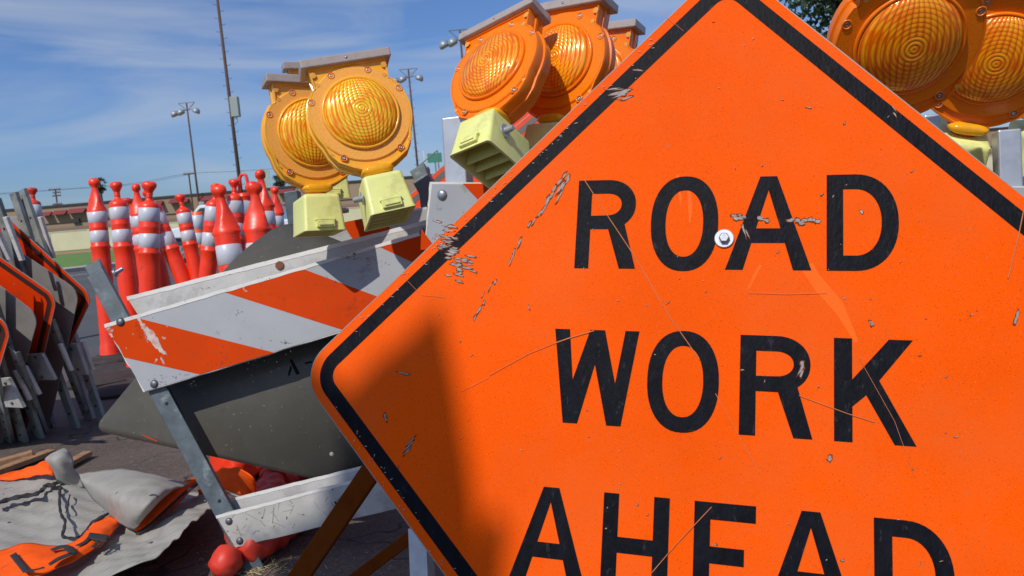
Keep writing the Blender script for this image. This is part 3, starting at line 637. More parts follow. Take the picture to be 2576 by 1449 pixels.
# ---------------------------------------------------------------- stack of folding sign stands at the left
Rr=V((-1.93011905,3.5940452,0.66112199)); Tt=V((-2.5690272,3.74126653,1.29792513)); Bb=V((-2.49394517,3.9203253,.02))
Lc=Tt+Bb-Rr; LX=(Rr-Lc).normalized(); LY=(Tt-Bb).normalized(); LN=LX.cross(LY).normalized(); half=.914/math.sqrt(2)
def chan(mb,p0,p1,w,d,n):
    ax=(p1-p0).normalized().cross(n).normalized(); t=.003; h=w/2
    mb.sweep(p0,p1,[(-h,0),(h,0),(h,-d),(h-t,-d),(h-t,-t),(-h+t,-t),(-h+t,-d),(-h,-d)],ax,n); return mb
LNc=LN if LN.dot(CO-Rr)>0 else -LN
def panel(par,px,d,rot,face,border,dy=0,q=half):
    c,s=math.cos(rad(rot)),math.sin(rad(rot)); X2=LX*c+LY*s
    C0=P(*px,d)-X2*q*.985
    diamond_at(None,None,C0,LX,LY,q*math.sqrt(2),.06,face,border,par=par,rot=rot)
stands=[
 ('folding sign stand at the back of the left stack, its diamond furthest right',
  [((229,746),3.60,0,[ORANGE2],BLACK2)],
  [((52,478),3.95,(255,1062)),((30,486),3.93,(226,1056))],
  [((97,546),3.93,(131,650),.028),((204,860),3.78,(229,932),.022)],
  [([(158,866),(192,866),(219,943),(183,941)],3.74),([(20,547),(70,545),(108,630),(64,645)],4.02)]),
 ('middle folding sign stand of the left stack, grey panel behind red orange panel',
  [((196,735),3.565,11,[ALU],None),((140,748),3.44,10,[ORANGE2],BLACK2)],
  [((-16,500),3.52,(187,1078)),((-40,520),3.44,(126,1075)),((120,800),3.50,(216,1052))],
  [((10,546),3.42,(52,657),.030),((147,866),3.58,(176,934),.022),((-14,580),3.36,(22,655),.030)],
  [([(60,893),(104,890),(138,956),(88,956)],3.56)]),
 ('folding sign stand nearest in the left stack, cut by the left border of the picture',
  [((93,795),3.39,7,[ALU],None),((25,826),3.24,5,[ORANGE2],BLACK2)],
  [((-70,620),3.25,(96,1104)),((-40,800),3.22,(56,1113)),((-30,900),3.15,(22,1114)),((30,880),3.3,(109,1089))],
  [((34,934),3.44,(71,1008),.022),((58,922),3.48,(95,994),.022)],
  [([(-6,953),(20,952),(58,1026),(14,1024)],3.36)])]
for lab,pans,chs,planks,boards in stands:
    f=G(*chs[0][2]); r=thing('folding_sign_stand',f,lab,'sign stand','folding sign stands stacked at the left')
    for px,d,rot,face,bo in pans: panel(r,px,d,rot,face,bo)
    for p0,d0,p1 in chs:
        o=chan(MB(),P(*p0,d0),G(*p1),.046,.02,LNc).out('leg',GALVG,r); bevel(o,.001,1)
        hm=MB(); pa,pb=P(*p0,d0),G(*p1); t1=LNc.cross(V((0,0,1))).normalized()
        for t in (.12,.3,.62,.72,.82,.93):
            hm.lathe([(.0001,.0),(.0065,.0),(.0065,.0008),(.0001,.0008)],10,Matrix.Translation(pa.lerp(pb,t)+LNc*.0004)@Matrix((t1,LNc.cross(t1),LNc)).transposed().to_4x4())
        absorb(o,hm,mat('bolt_hole_dark',(.01,.01,.012),rough=.8))
    for p0,d0,p1,w in planks:
        a,b=P(*p0,d0),P(*p1,d0+.06); ax=(b-a).normalized().cross(LNc).normalized()
        w*=.8; o=MB().sweep(a,b,[(-w/2,0),(w/2,0),(w/2,-.018),(-w/2,-.018)],ax,LNc).out('plank',WPAINT,r); bevel(o,.003,2)
    for px,d in boards:
        o0,n0=P(*px[0],d),LNc; bo=MB().slab([hit(x,y,o0,n0) for x,y in px],-n0*.016).out('crossboard',WDIRTY,r)
        cx=sum(p[0] for p in px)/4; cy=sum(p[1] for p in px)/4
        for s_ in (-.28,.28): head(bo,hit(cx+30*s_,cy+90*s_,o0+n0*.001,n0),.008,n0,BOLTD,.004)
# ---------------------------------------------------------------- channelizer posts
def postprof(kind):
    r=1.0
    if kind=='knob': return [(.05,0),(.45,-.04),(.64,-.17),(.70,-.38),(.66,-.58),(.48,-.90),(.32,-1.15),(.30,-1.30),(.34,-1.34),(.30,-1.40),(.31,-1.52),(.36,-1.56),(.31,-1.62),(.32,-1.80),(.40,-1.98),(.66,-2.15),(.88,-2.30),(.98,-2.5),(1.0,-2.7),(1.0,-2.95)]
    if kind=='pinch': return [(.05,0),(.36,-.05),(.55,-.22),(.61,-.5),(.54,-.8),(.34,-1.0),(.33,-1.2),(.42,-1.6),(.58,-2.0),(.76,-2.5),(.92,-3.0),(.95,-3.35),(1.04,-3.6),(1.0,-3.8),(1.06,-3.95),(1.0,-4.2)]
    if kind=='flat': return [(.05,0),(.9,0),(1.0,-.08),(1.0,-.4),(1.03,-.45),(1.0,-.5),(1.0,-.9)]
def build_post(name,label,top,base,r,kind,bands,cat='delineator post',rmat=RED,knobbend=0,total=None,bandsub=None):
    """post swept from top to base; all heights below the top in radii"""
    L=(base-top).length; ax=(top-base)/L
    t1=ax.cross(V((0,1,0))).normalized(); t2=ax.cross(t1)
    M_=Matrix.Translation(top)@Matrix((t1,t2,ax)).transposed().to_4x4()
    n=L/r; pr=postprof(kind); z0=-pr[-1][1]
    ph=random.random()*6.28
    def warp(p,a):
        q=-p.z/r
        if kind=='pinch' and 1.1<q<4.0:
            w=math.sin(math.pi*(q-1.1)/2.9); k=1-.30*w*abs(math.cos(1.5*a+ph+.5*q))**.6; p=V((p.x*k*1.12,p.y*k*(1-.1*w),p.z))
        if q<1.0: p=V((p.x*(1+.1*math.cos(2*a+ph)),p.y*(1+.06*math.sin(3*a+ph)),p.z+.05*r*math.sin(a*2+ph)))
        if knobbend and q<2.1: s_=((2.1-q)/2.1)**1.3; p=V((p.x,p.y,p.z))+V((knobbend*s_*r*1.0,0,-abs(knobbend)*.35*s_*r))
        if q>3: p=V((p.x*(1+.02*math.sin(q*.7+ph)),p.y*(1+.02*math.cos(q*.9+ph)),p.z))
        return p
    rootp=thing(name,V((base.x,base.y,0)),label,cat,'red orange delineator posts')
    b0,b1=bands[0],bands[1]
    body=pr[:]
    def add(z,rr): body.append((rr,-z))
    ringz=bands[-1][1]+.45
    seq=[(z0+.05,1.0)]
    for (za,zb) in bands[:-1]: seq+=[(zb+.5,1.0),(zb+.58,1.03),(zb+.68,1.0)]
    seq+=[(ringz-.15,1.01),(ringz,1.11),(ringz+.15,1.12),(ringz+.32,1.02),(ringz+1.5,1.0),(n*.6,1.0),(n-1.6,1.0),(n-1.3,1.1),(n-.6,1.12),(n-.3,1.2),(n,1.22)]
    for z,q in seq:
        if z>-body[-1][1]+.01: add(z,q)
    dense=[]
    for (r0,h0),(r1,h1) in zip(body[:-1],body[1:]):
        k=max(1,int(abs(h1-h0)/.25)) if kind=='pinch' and abs(h0)<4 else max(1,int(abs(h1-h0)/1.0))
        for i in range(k): dense.append((r0+(r1-r0)*i/k,h0+(h1-h0)*i/k))
    dense.append(body[-1])
    bo=MB().lathe([(a*r,b*r) for a,b in dense],28,M_,warp).out('post_body',rmat,rootp); autosmooth(bo,60)
    for (za,zb) in bands:
        MB().lathe([(1.0*r,-za*r),(1.025*r,-(za+.02)*r),(1.025*r,-(zb-.02)*r),(1.0*r,-zb*r)],28,M_,warp).out('reflective_band',BAND,rootp,True)
    bs=V((base.x,base.y,0)); k=18
    MB().lathe([(.01,.06),(r*1.4,.058),(r*1.7,.045),(.19,.03),(.205,.012),(.20,0),(.01,0)],k,Matrix.Translation(bs)@Matrix.Rotation(random.random(),4,'Z')@Matrix.Diagonal((1.1,.9,1,1))).out('rubber_base',RUBBER,rootp)
    return rootp
Bk=[(2.75,4.15),(5.35,6.85)]; Bp=[(4.25,5.75),(6.75,8.25)]
posts=[ # label, top px, base px, d-top delta, radius, kind, bands, bend
 ('delineator post standing alone behind the left sign stack',(80,472),(128,866),0,.060,'knob',[(2.8,4.6),(5.9,7.3)],0),
 ('delineator post with pinched neck and torn white band, leftmost of the dense row',(236,449),(281,908),0,.0645,'pinch',[(3.95,5.35),(6.3,7.65)],0),
 ('delineator post with ribbed neck, between the pinched one and the bent one',(291,458),(348,940),0,.060,'knob',[(2.95,4.3),(5.5,6.9)],0),
 ('delineator post whose knob is bent over to the left',(332,490),(374,882),0,.060,'knob',[(2.9,4.6),(5.9,7.3)],1.0),
 ('delineator post with thin neck peeking over the row behind the upright front one',(341,463),(392,902),0,.058,'pinch',[(4.3,5.7),(6.7,8)],0),
 ('tall upright delineator post in front with black scuff low on its red tube',(375,457),(379,946),0,.0645,'knob',[(2.75,4.15),(5.4,6.85)],0),
 ('delineator post leaning hard to the right, half in shade',(369,478),(530,882),.0,.060,'knob',[(3.3,5.0),(6.2,7.9)],0),
 ('slim delineator post leaning right in front of the white pickup wheel',(452,489),(533,880),0,.054,'knob',[(2.9,4.4),(5.5,7.0)],0),
 ('short flat topped fluorescent orange tube with two white bands beside the pickup',(494,534),(513,800),0,.072,'flat',[(.5,2.6),(3.2,4.9)],0),
 ('delineator post leaning left behind the big crushed head',(545,462),(503,900),0,.0615,'knob',[(2.85,4.6),(6.0,7.6)],0),
 ('delineator post with large crushed head leaning right at the front',(551,463),(633,1010),0,.066,'pinch',[(5.0,6.6),(8.0,9.6)],.15),
 ('delineator post with round knob just right of the large crushed head',(588,451),(610,885),0,.056,'knob',[(3.0,4.6),(6.0,7.6)],0),
 ('small delineator post mostly hidden, knob level with the loop handle',(628,464),(646,868),0,.055,'knob',[(3,4.4),(5.6,7)],0),
 ('tallest delineator post at the right of the row with wide round knob',(653,427),(712,905),0,.0645,'pinch',[(4.6,6.0),(7,8.4)],0),
 ('crushed delineator post directly above the grey sign corner',(641,456),(668,1000),0,.066,'pinch',[(5.1,7.6),(8.6,10)],.1),
 ('small delineator post at the right end of the row beside the steel channel',(690,470),(722,862),0,.054,'pinch',[(4.4,5.8),(7,8.4)],0)]
for lab,tp,bp,dd,r_,kd,bn,be in posts:
    b=G(*bp); d=(b-CO).dot(fwd); build_post('delineator_post',lab,P(tp[0],tp[1],d+dd),b+V((0,0,.03)),r_,kd,bn,rmat=ORP if kd=='flat' else (REDD if kd=='knob' and rng.rand()<.25 else RED),knobbend=be)
# loop-handled post
b=G(632,880); d=(b-CO).dot(fwd); T_=P(616,497,d); lp_=build_post('delineator_post','delineator post topped by a tall loop handle between two round knobs',P(615,488,d),b+V((0,0,.03)),.060,'flat',[(1.0,2.6),(4.0,5.5)],rmat=RED)
pts=[P(x,y,d) for x,y in [(603,492),(602,465),(603,448),(607,440),(613,438),(619,442),(622,455),(625,475),(628,492)]]
autosmooth(MB().tube(pts,.012,10).out('loop_handle',RED,lp_),60)
# traffic cone between them
cb=G(428,868); d=(cb-CO).dot(fwd); tc_=thing('traffic_cone',cb,'plain red orange cone in the shade behind the upright front post','traffic cone')
ct=P(400,610,d); ax=(ct-cb).normalized(); t1=ax.cross(V((0,1,0))).normalized(); M_=Matrix.Translation(cb)@Matrix((t1,ax.cross(t1),ax)).transposed().to_4x4(); L_=(ct-cb).length
autosmooth(MB().lathe([(.11,.02),(.115,.04),(.02,L_),(.01,L_)],28,M_).out('cone_body',RED,tc_),50)
MB().box(cb+V((0,0,.0175)),.18,.18,.0175).out('cone_base',RUBBER,tc_)
# fallen tubes on the ground near the barricade foot
def crumple(p,a): return p*(1+.07*math.sin(3*a+p.z*60)+.05*math.sin(5*a-p.z*110)+.04*math.sin(7*a+1+p.z*160)) if abs(p.x)+abs(p.y)>.002 else p
def lathe_between(p0,p1,prof,name,m_,par,k=40):
    ax=(p1-p0).normalized(); t1=ax.cross(V((0,0,1))).normalized(); M_=Matrix.Translation(p0)@Matrix((t1,ax.cross(t1),ax)).transposed().to_4x4(); L=(p1-p0).length
    pr=[]
    for (a0,b0),(a1,b1) in zip(prof[:-1],prof[1:]):
        n=max(1,int(abs(b1-b0)*L/.012))
        pr+=[(a0+(a1-a0)*i/n,(b0+(b1-b0)*i/n)*L) for i in range(n)]
    pr.append((prof[-1][0],prof[-1][1]*L))
    return autosmooth(MB().lathe(pr,k,M_,lambda p,a:V((crumple(p,a).x,crumple(p,a).y,p.z))).out(name,m_,par),60)
def fallen(label,px0,px1,h0,h1,prof,m_=RED):
    p0,p1=G(*px0,h0),G(*px1,h1); r=thing('delineator_post',V((p0.x,p0.y,0)),label,'delineator post','red orange delineator posts'); return r,p0,p1
r,p0,p1=fallen('toppled delineator post whose round red knob lies under the barricade foot',(568,1412),(640,1300),.042,.05,None)
kn=[(.002,-.07),(.022,-.062),(.036,-.035),(.041,.0),(.037,.03),(.026,.06),(.019,.09),(.020,.12),(.019,.15),(.022,.17),(.044,.22),(.052,.27),(.052,.55),(.058,.57),(.052,.6),(.052,1)]
lathe_between(p0,p1+(p1-p0)*1.2,kn,'post_body',REDD,r)
r,p0,p1=fallen('toppled delineator post with dark scuffed dome behind the barricade foot',(640,1368),(800,1250),.052,.055,None)
lathe_between(p0,p1+(p1-p0)*.8,[(.002,-.09),(.035,-.07),(.048,-.02),(.052,.05),(.052,1)],'post_body',REDD,r)
r,p0,p1=fallen('red tube lying on the asphalt behind the grey sign, its end lit by the sun',(552,1175),(720,1140),.05,.09,None)
lathe_between(G(556,1178,.07),G(700,1125,.07),[(.002,0),(.07,0),(.075,.02),(.07,1),(.002,1)],'post_body',RED,r)
r,p0,p1=fallen('dark red tube lying in the shade behind the lower plank',(690,1215),(770,1150),.05,.09,None,)
lathe_between(G(690,1222,.06),G(800,1110,.06),[(.002,0),(.06,0),(.062,.02),(.06,1),(.002,1)],'post_body',REDD,r)
# loose rubber bases
for i,(x,y,s_,lab) in enumerate([(292,935,.21,'loose rubber post base on the asphalt left of the barricade leg'),(262,962,.22,'larger loose rubber base nearest the stack of sign legs'),(322,985,.2,'loose rubber base tucked beside the striped board corner')]):
    p=G(x,y); o=MB().lathe([(.01,.055),(.08,.055),(s_*.8,.045),(s_,.02),(s_*.98,0),(.01,0)],26,Matrix.Translation(p)@Matrix.Rotation(.4*i,4,'Z')@Matrix.Diagonal((1.15,.85,1,1))).out('rubber_base',RUBBER,None); tag(autosmooth(o,50),lab,'rubber base','loose rubber bases')
# timber strut in shade near big sign
def plankthing(p0,p1,w,t,m_,label,name='timber_bar',group=None,nrm=None):
    ax=(p1-p0).normalized(); n=nrm or V((0,0,1)); s_=ax.cross(n).normalized(); n2=s_.cross(ax)
    o=MB().sweep(p0,p1,[(-w/2,0),(w/2,0),(w/2,t),(-w/2,t)],s_,n2).out(name,m_,None); tag(o,label,'wooden bar',group); bevel(o,.002,1); return o
plankthing(P(975,1130,1.55),P(730,1490,1.62),.040,.03,WOODO,'orange brown timber strut slanting down left beside the big sign',nrm=BN)
plankthing(P(1040,1345,1.62),P(860,1480,1.66),.025,.02,WOODO,'thin timber strut in deep shade below the big sign edge',nrm=BN)
plankthing(G(-60,1212,.012),G(132,1142,.012),.05,.022,WOOD,'weathered wooden lath on the asphalt, upper of the two beside the fabric sign',group='wooden laths')
plankthing(G(-60,1185,.012),G(84,1145,.03),.045,.02,WOOD,'weathered wooden lath on the asphalt, outermost beside the fabric sign',group='wooden laths')
plankthing(G(150,1185,.012),G(222,1146,.012),.04,.02,WOOD,'short splintered piece of lath poking out right of the folded fabric',group='wooden laths')
# ---------------------------------------------------------------- roll-up fabric sign
fab=thing('fabric_sign',G(250,1330),'crumpled fabric sign lying on the asphalt, grey back and orange lettered face','fabric sign')
def cr(p,n):
    P_=[p[0]*2-p[1]]+list(p)+[p[-1]*2-p[-2]]; out=[]
    for i in range(len(p)-1):
        a,b,c,d=P_[i],P_[i+1],P_[i+2],P_[i+3]
        for k in range(n):
            t=k/n; out.append(.5*((2*b)+(c-a)*t+(2*a-5*b+4*c-d)*t*t+(3*b-a-3*c+d)*t**3))
    out.append(p[-1]); return out
QU=CLOTHG.node_tree; _w=_n(QU,'ShaderNodeTexWave'); _w.inputs['Scale'].default_value=16; _w.inputs['Distortion'].default_value=2.5; _w.inputs['Detail'].default_value=2
_m=_n(QU,'ShaderNodeMapping'); _m.inputs['Rotation'].default_value=(0,0,.9); _t=_n(QU,'ShaderNodeTexCoord'); QU.links.new(_t.outputs['Object'],_m.inputs[0]); QU.links.new(_m.outputs[0],_w.inputs['Vector'])
_b=_n(QU,'ShaderNodeBump'); _b.inputs['Strength'].default_value=.35; _b.inputs['Distance'].default_value=.004; QU.links.new(_w.outputs['Fac'],_b.inputs['Height']); _p=QU.nodes['Principled BSDF']; _o=_p.inputs['Normal'].links[0].from_socket; QU.links.new(_o,_b.inputs['Normal']); QU.links.new(_b.outputs[0],_p.inputs['Normal'])
def loft(name,rails,m_,par,n1=8,n2=8,wob=.0,thick=.0022,lift=0.0):
    rows=[[V(G(x,y,h+lift)) for x,y,h in r] for r in rails]
    rows=[cr(r,n1) for r in rows]; cols=list(zip(*rows)); cols=[cr(list(c),n2) for c in cols]
    nu,nv=len(cols),len(cols[0]); vs=[]
    for i in range(nu):
        for j in range(nv):
            p=cols[i][j]
            if wob:
                p=p+V((0,0,wob*(math.sin(p.x*23+p.y*17)+.6*math.sin(p.x*51-p.y*37+1.3)+.4*math.sin(p.y*90+p.x*40))))
            vs.append(p)
    fs=[(i*nv+j,(i+1)*nv+j,(i+1)*nv+j+1,i*nv+j+1) for i in range(nu-1) for j in range(nv-1)]
    o=mk(name,vs,fs,m_,par,True)
    if thick: s_=o.modifiers.new('s','SOLIDIFY'); s_.thickness=thick; s_.offset=0
    return o
# base sheet
loft('grey_back',[[(-120,1215,.03),(40,1196,.05),(150,1196,.06),(240,1215,.05),(340,1225,.05),(440,1235,.06),(532,1232,.07)],
 [(-120,1270,.035),(40,1262,.05),(150,1262,.045),(250,1275,.035),(350,1290,.04),(440,1280,.06),(548,1246,.075)],
 [(-120,1340,.04),(40,1335,.03),(150,1335,.03),(250,1340,.03),(350,1345,.05),(440,1315,.08),(520,1284,.09)],
 [(-120,1420,.03),(40,1415,.025),(150,1410,.025),(250,1400,.04),(350,1385,.08),(430,1350,.10),(490,1315,.10)],
 [(-120,1560,.015),(40,1540,.015),(130,1520,.03),(230,1480,.07),(320,1435,.11),(400,1388,.13),(455,1345,.11)]],CLOTHG,fab,10,10,.006)
# loop hump upper left
loft('grey_fold',[[(137,1199,.06),(150,1219,.045),(172,1228,.04),(209,1226,.05)],[(125,1170,.12),(140,1190,.11),(165,1200,.10),(200,1198,.09)],[(114,1158,.15),(128,1162,.16),(150,1170,.15),(186,1180,.12)],[(130,1143,.17),(140,1144,.18),(158,1148,.175),(184,1160,.15)],[(157,1129,.18),(163,1127,.185),(172,1134,.18),(180,1145,.16)]],CLOTHG,fab,6,6,.002)
# big curled fold
loft('grey_fold',[[(199,1192,.10),(250,1184,.13),(309,1179,.15),(380,1193,.15),(456,1211,.13),(480,1214,.12)],
 [(205,1210,.11),(262,1215,.15),(320,1215,.17),(390,1218,.17),(440,1224,.15),(455,1226,.14)],
 [(214,1228,.09),(270,1246,.14),(325,1256,.16),(380,1254,.165),(418,1243,.15),(428,1240,.14)],
 [(235,1255,.07),(280,1278,.10),(318,1292,.12),(352,1292,.13),(380,1280,.13),(390,1274,.12)],
 [(252,1270,.05),(284,1300,.06),(312,1322,.07),(336,1330,.07),(350,1318,.09),(356,1308,.10)]],CLOTHG,fab,8,8,.002)
# orange inside of the curl with its black line
rl=[[(498,1197,.13),(462,1212,.13),(420,1240,.12),(380,1274,.10),(350,1304,.07),(333,1328,.05)],[(500,1207,.12),(468,1228,.11),(430,1262,.10),(395,1295,.08),(368,1318,.06),(340,1336,.04)],[(502,1214,.09),(476,1238,.08),(444,1272,.07),(408,1308,.05),(378,1330,.045),(350,1338,.04)]]
loft('orange_face',rl,CLOTHO,fab,6,6,.001)
loft('black_line',[[(x+a*.0+1,y+4,h+.012) for (x,y,h),a in zip(rl[1],range(6))],[(x+3,y+11,h+.008) for x,y,h in rl[1]]],STRAP,fab,6,3,0,.001)
# dark hollow under the curl is real shade; orange hem strips to the right
loft('orange_face',[[(530,1254,.055),(505,1272,.06),(480,1292,.055),(443,1319,.045)],[(546,1262,.05),(520,1285,.05),(490,1303,.045),(447,1321,.042)]],CLOTHO,fab,6,4,.001)
loft('orange_face',[[(498,1232,.09),(520,1226,.09),(548,1222,.1)],[(500,1246,.07),(522,1242,.075),(550,1240,.08)]],CLOTHO,fab,5,4,.001)
# hood
loft('orange_face',[[(535,1188,.16),(560,1177,.20),(592,1175,.22),(618,1186,.22),(638,1205,.20),(646,1222,.17)],[(540,1200,.15),(566,1192,.18),(592,1194,.19),(614,1204,.19),(630,1218,.175),(644,1234,.15)],[(548,1216,.13),(572,1212,.14),(592,1216,.14),(608,1224,.14),(622,1234,.135),(640,1248,.12)],[(552,1226,.11),(574,1232,.11),(590,1240,.105),(606,1246,.105),(622,1251,.105),(641,1256,.10)]],CLOTHO,fab,6,6,.003)
loft('grey_fold',[[(556,1232,.108),(580,1241,.105),(606,1249,.10),(641,1258,.098)],[(560,1236,.10),(584,1246,.097),(608,1254,.094),(640,1260,.092)]],CLOTHG,fab,5,2,0)
# upper left orange flap
loft('orange_face',[[(-30,1203,.06),(30,1186,.07),(85,1172,.10),(110,1160,.13),(137,1146,.16)],[(-30,1207,.055),(34,1196,.065),(88,1184,.09),(112,1174,.11),(128,1162,.14)],[(-20,1210,.05),(40,1204,.055),(92,1196,.08),(116,1196,.09),(136,1202,.08)]],CLOTHO,fab,6,5,.003)
# lettered orange fold at lower left
OL=[[(-60,1400,.05),(15,1382,.06),(58,1366,.07),(110,1368,.07),(168,1371,.06),(205,1352,.065),(232,1322,.06),(274,1297,.055)],
    [(-60,1440,.055),(15,1420,.065),(70,1402,.08),(125,1398,.08),(185,1390,.075),(228,1362,.075),(262,1328,.07),(296,1306,.055)],
    [(-60,1490,.05),(20,1475,.055),(85,1452,.07),(140,1428,.07),(196,1406,.065),(246,1378,.06),(280,1345,.055),(304,1313,.045)]]
loft('orange_face',OL,CLOTHO,fab,8,8,.002,lift=.008)
def onOL(pts): return pts
def patch(a,b,hl,name='letter'): return loft(name,[[(x,y,hl) for x,y in a],[(x,y,hl) for x,y in b]],STRAP,fab,4,3,0,.001)
z3=lambda X,Y:(X*.2685,1069+Y*.2685)
def lp2(a,b,h=.088,lab=None):
    o=patch([z3(*p) for p in a],[z3(*p) for p in b],h)
    if lab: o['label']=lab
lp2([(90,1225),(150,1300),(215,1385)],[(150,1193),(215,1280),(290,1370)],.094,'black letter L on the orange fold')
lp2([(215,1385),(300,1370),(420,1340)],[(270,1352),(330,1350),(408,1328)],.096)
lp2([(470,1165),(560,1130),(640,1128),(700,1150)],[(490,1185),(560,1160),(620,1158),(660,1190)],.092,'black angular letter in the middle of the orange fold')
lp2([(640,1130),(690,1145),(730,1200)],[(590,1170),(640,1190),(640,1215)],.094)
lp2([(450,1300),(540,1240),(640,1200)],[(470,1318),(570,1262),(730,1200)],.094)
lp2([(840,1008),(930,1020),(1020,1035)],[(812,1065),(900,1080),(1000,1098)],.090,'black letter E near the orange hem')
lp2([(822,1050),(780,1090),(700,1130)],[(850,1070),(800,1110),(740,1135)],.090)
lp2([(900,1080),(880,1115),(850,1145)],[(935,1085),(915,1120),(885,1150)],.090)
lp2([(1020,1060),(985,1110),(940,1150)],[(980,1098),(940,1130),(900,1160)],.086)
# black webbing straps
def strap(pts,w,h=.06):
    pts=cr([V((x,y,h)) for x,y in [z3(*p) for p in pts]],5); a=[];b=[]
    for i,p in enumerate(pts):
        q=pts[min(i+1,len(pts)-1)]-pts[max(i-1,0)]; q.normalize(); nx,ny=-q.y*w/2,q.x*w/2; ww=1+.25*math.sin(i*1.7)
        a.append(V(G(p.x+nx*ww,p.y+ny*ww,h+.004*math.sin(i*.9)))); b.append(V(G(p.x-nx*ww,p.y-ny*ww,h+.004*math.cos(i*.8))))
    vs=a+b; n=len(a); o=mk('strap',vs,[(i,i+1,n+i+1,n+i) for i in range(n-1)],STRAP,fab,True); s_=o.modifiers.new('s','SOLIDIFY'); s_.thickness=.003
strap([(-60,740),(60,700),(200,665),(330,645),(400,600),(430,565),(500,555),(560,520)],9,.076)
strap([(575,575),(558,640),(560,760),(575,840),(612,900),(595,980),(590,1040),(690,1062),(760,1040),(830,960),(880,900),(1020,828)],7,.070)
strap([(655,650),(640,740),(618,820)],3,.066)
# ---------------------------------------------------------------- ground
def ground_mat():
    m=bpy.data.materials.new('asphalt'); m.use_nodes=True; nt=m.node_tree; L=nt.links.new; b=nt.nodes['Principled BSDF']; b.inputs['Roughness'].default_value=.85
    tc=_n(nt,'ShaderNodeTexCoord')
    def noise(s_,d=8,r=.65):
        n=_n(nt,'ShaderNodeTexNoise'); n.inputs['Scale'].default_value=s_; n.inputs['Detail'].default_value=d; n.inputs['Roughness'].default_value=r; L(tc.outputs['Object'],n.inputs['Vector']); return n.outputs['Fac']
    def mr(f,a,c):
        r=_n(nt,'ShaderNodeMapRange'); r.inputs[1].default_value=a; r.inputs[2].default_value=c; L(f,r.inputs[0]); return r.outputs[0]
    def mix(f,A,B):
        x=_n(nt,'ShaderNodeMix',data_type='RGBA'); L(f,x.inputs[0])
        for s_,i in ((A,6),(B,7)):
            if isinstance(s_,tuple): x.inputs[i].default_value=(*s_,1)
            else: L(s_,x.inputs[i])
        return x.outputs[2]
    sep=_n(nt,'ShaderNodeSeparateXYZ'); L(tc.outputs['Object'],sep.inputs[0])
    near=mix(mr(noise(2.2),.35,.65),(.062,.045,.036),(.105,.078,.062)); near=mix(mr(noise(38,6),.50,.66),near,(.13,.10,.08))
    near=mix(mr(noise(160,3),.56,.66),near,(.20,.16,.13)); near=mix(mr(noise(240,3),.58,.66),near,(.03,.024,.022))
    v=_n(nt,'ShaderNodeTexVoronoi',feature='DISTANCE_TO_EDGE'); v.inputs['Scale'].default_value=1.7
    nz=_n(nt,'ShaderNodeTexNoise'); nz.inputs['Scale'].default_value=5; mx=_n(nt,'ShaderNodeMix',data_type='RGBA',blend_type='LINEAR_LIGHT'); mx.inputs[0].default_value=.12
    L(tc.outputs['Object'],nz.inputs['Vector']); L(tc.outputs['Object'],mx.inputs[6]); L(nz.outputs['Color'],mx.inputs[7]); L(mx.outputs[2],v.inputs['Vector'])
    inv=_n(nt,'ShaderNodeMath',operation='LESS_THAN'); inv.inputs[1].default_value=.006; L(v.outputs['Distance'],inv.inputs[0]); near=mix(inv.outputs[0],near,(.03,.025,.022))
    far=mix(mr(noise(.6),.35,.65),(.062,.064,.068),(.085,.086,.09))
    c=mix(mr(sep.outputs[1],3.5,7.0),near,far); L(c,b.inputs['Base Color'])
    bp=_n(nt,'ShaderNodeBump'); bp.inputs['Strength'].default_value=.6; bp.inputs['Distance'].default_value=.004; L(noise(150,4),bp.inputs['Height']); L(bp.outputs[0],b.inputs['Normal']); return m
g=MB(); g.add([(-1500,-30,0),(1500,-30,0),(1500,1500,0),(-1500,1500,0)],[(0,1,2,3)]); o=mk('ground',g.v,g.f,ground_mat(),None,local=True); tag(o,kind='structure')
kA,kB=G(197,678),G(339,662); kd=(kB-kA).normalized(); kA2=kA-kd*120; kB2=kA+kd*150; kn_=V((-kd.y,kd.x,0))
CONC=mat('concrete',(.36,.33,.29),rough=.85,var=.15,vscale=.5)
def strip(name,off0,off1,z,m_,thick=None):
    pts=[kA2+kn_*off0,kB2+kn_*off0,kB2+kn_*off1,kA2+kn_*off1]; pts=[V((p.x,p.y,z)) for p in pts]
    if thick: o=MB().slab(pts,V((0,0,-thick))).out(name,m_,None)
    else: o=mk(name,pts,[(0,1,2,3)],m_,None)
    return tag(o,kind='structure')
strip('kerb',-1.9,0,.13,CONC,.14)
GRASS=mat('lawn_grass',(.10,.20,.030),rough=.9,var=.25,vscale=1.2,dirt=(.16,.2,.05),damt=.5,dscale=.25,dth=.45,dwid=.3,bump=1,bscale=30)
strip('lawn',0,360,.11,GRASS,.12)
PATH=mat('clay_path',(.36,.19,.10),rough=.9,var=.12,vscale=.3)
o=mk('path',[V((-400,82,.118)),V((200,78,.118)),V((200,112,.118)),V((-400,112,.118))],[(0,1,2,3)],PATH,None); tag(o,kind='structure')
# lane line on the far road
o=MB().slab([V((kA2+kn_*-5).to_tuple()[:2]+(.004,)),V((kB2+kn_*-5).to_tuple()[:2]+(.004,)),V((kB2+kn_*-4.85).to_tuple()[:2]+(.004,)),V((kA2+kn_*-4.85).to_tuple()[:2]+(.004,))],V((0,0,.002))).out('road',mat('road_paint',(.5,.5,.5),rough=.7),None); tag(o,kind='structure')
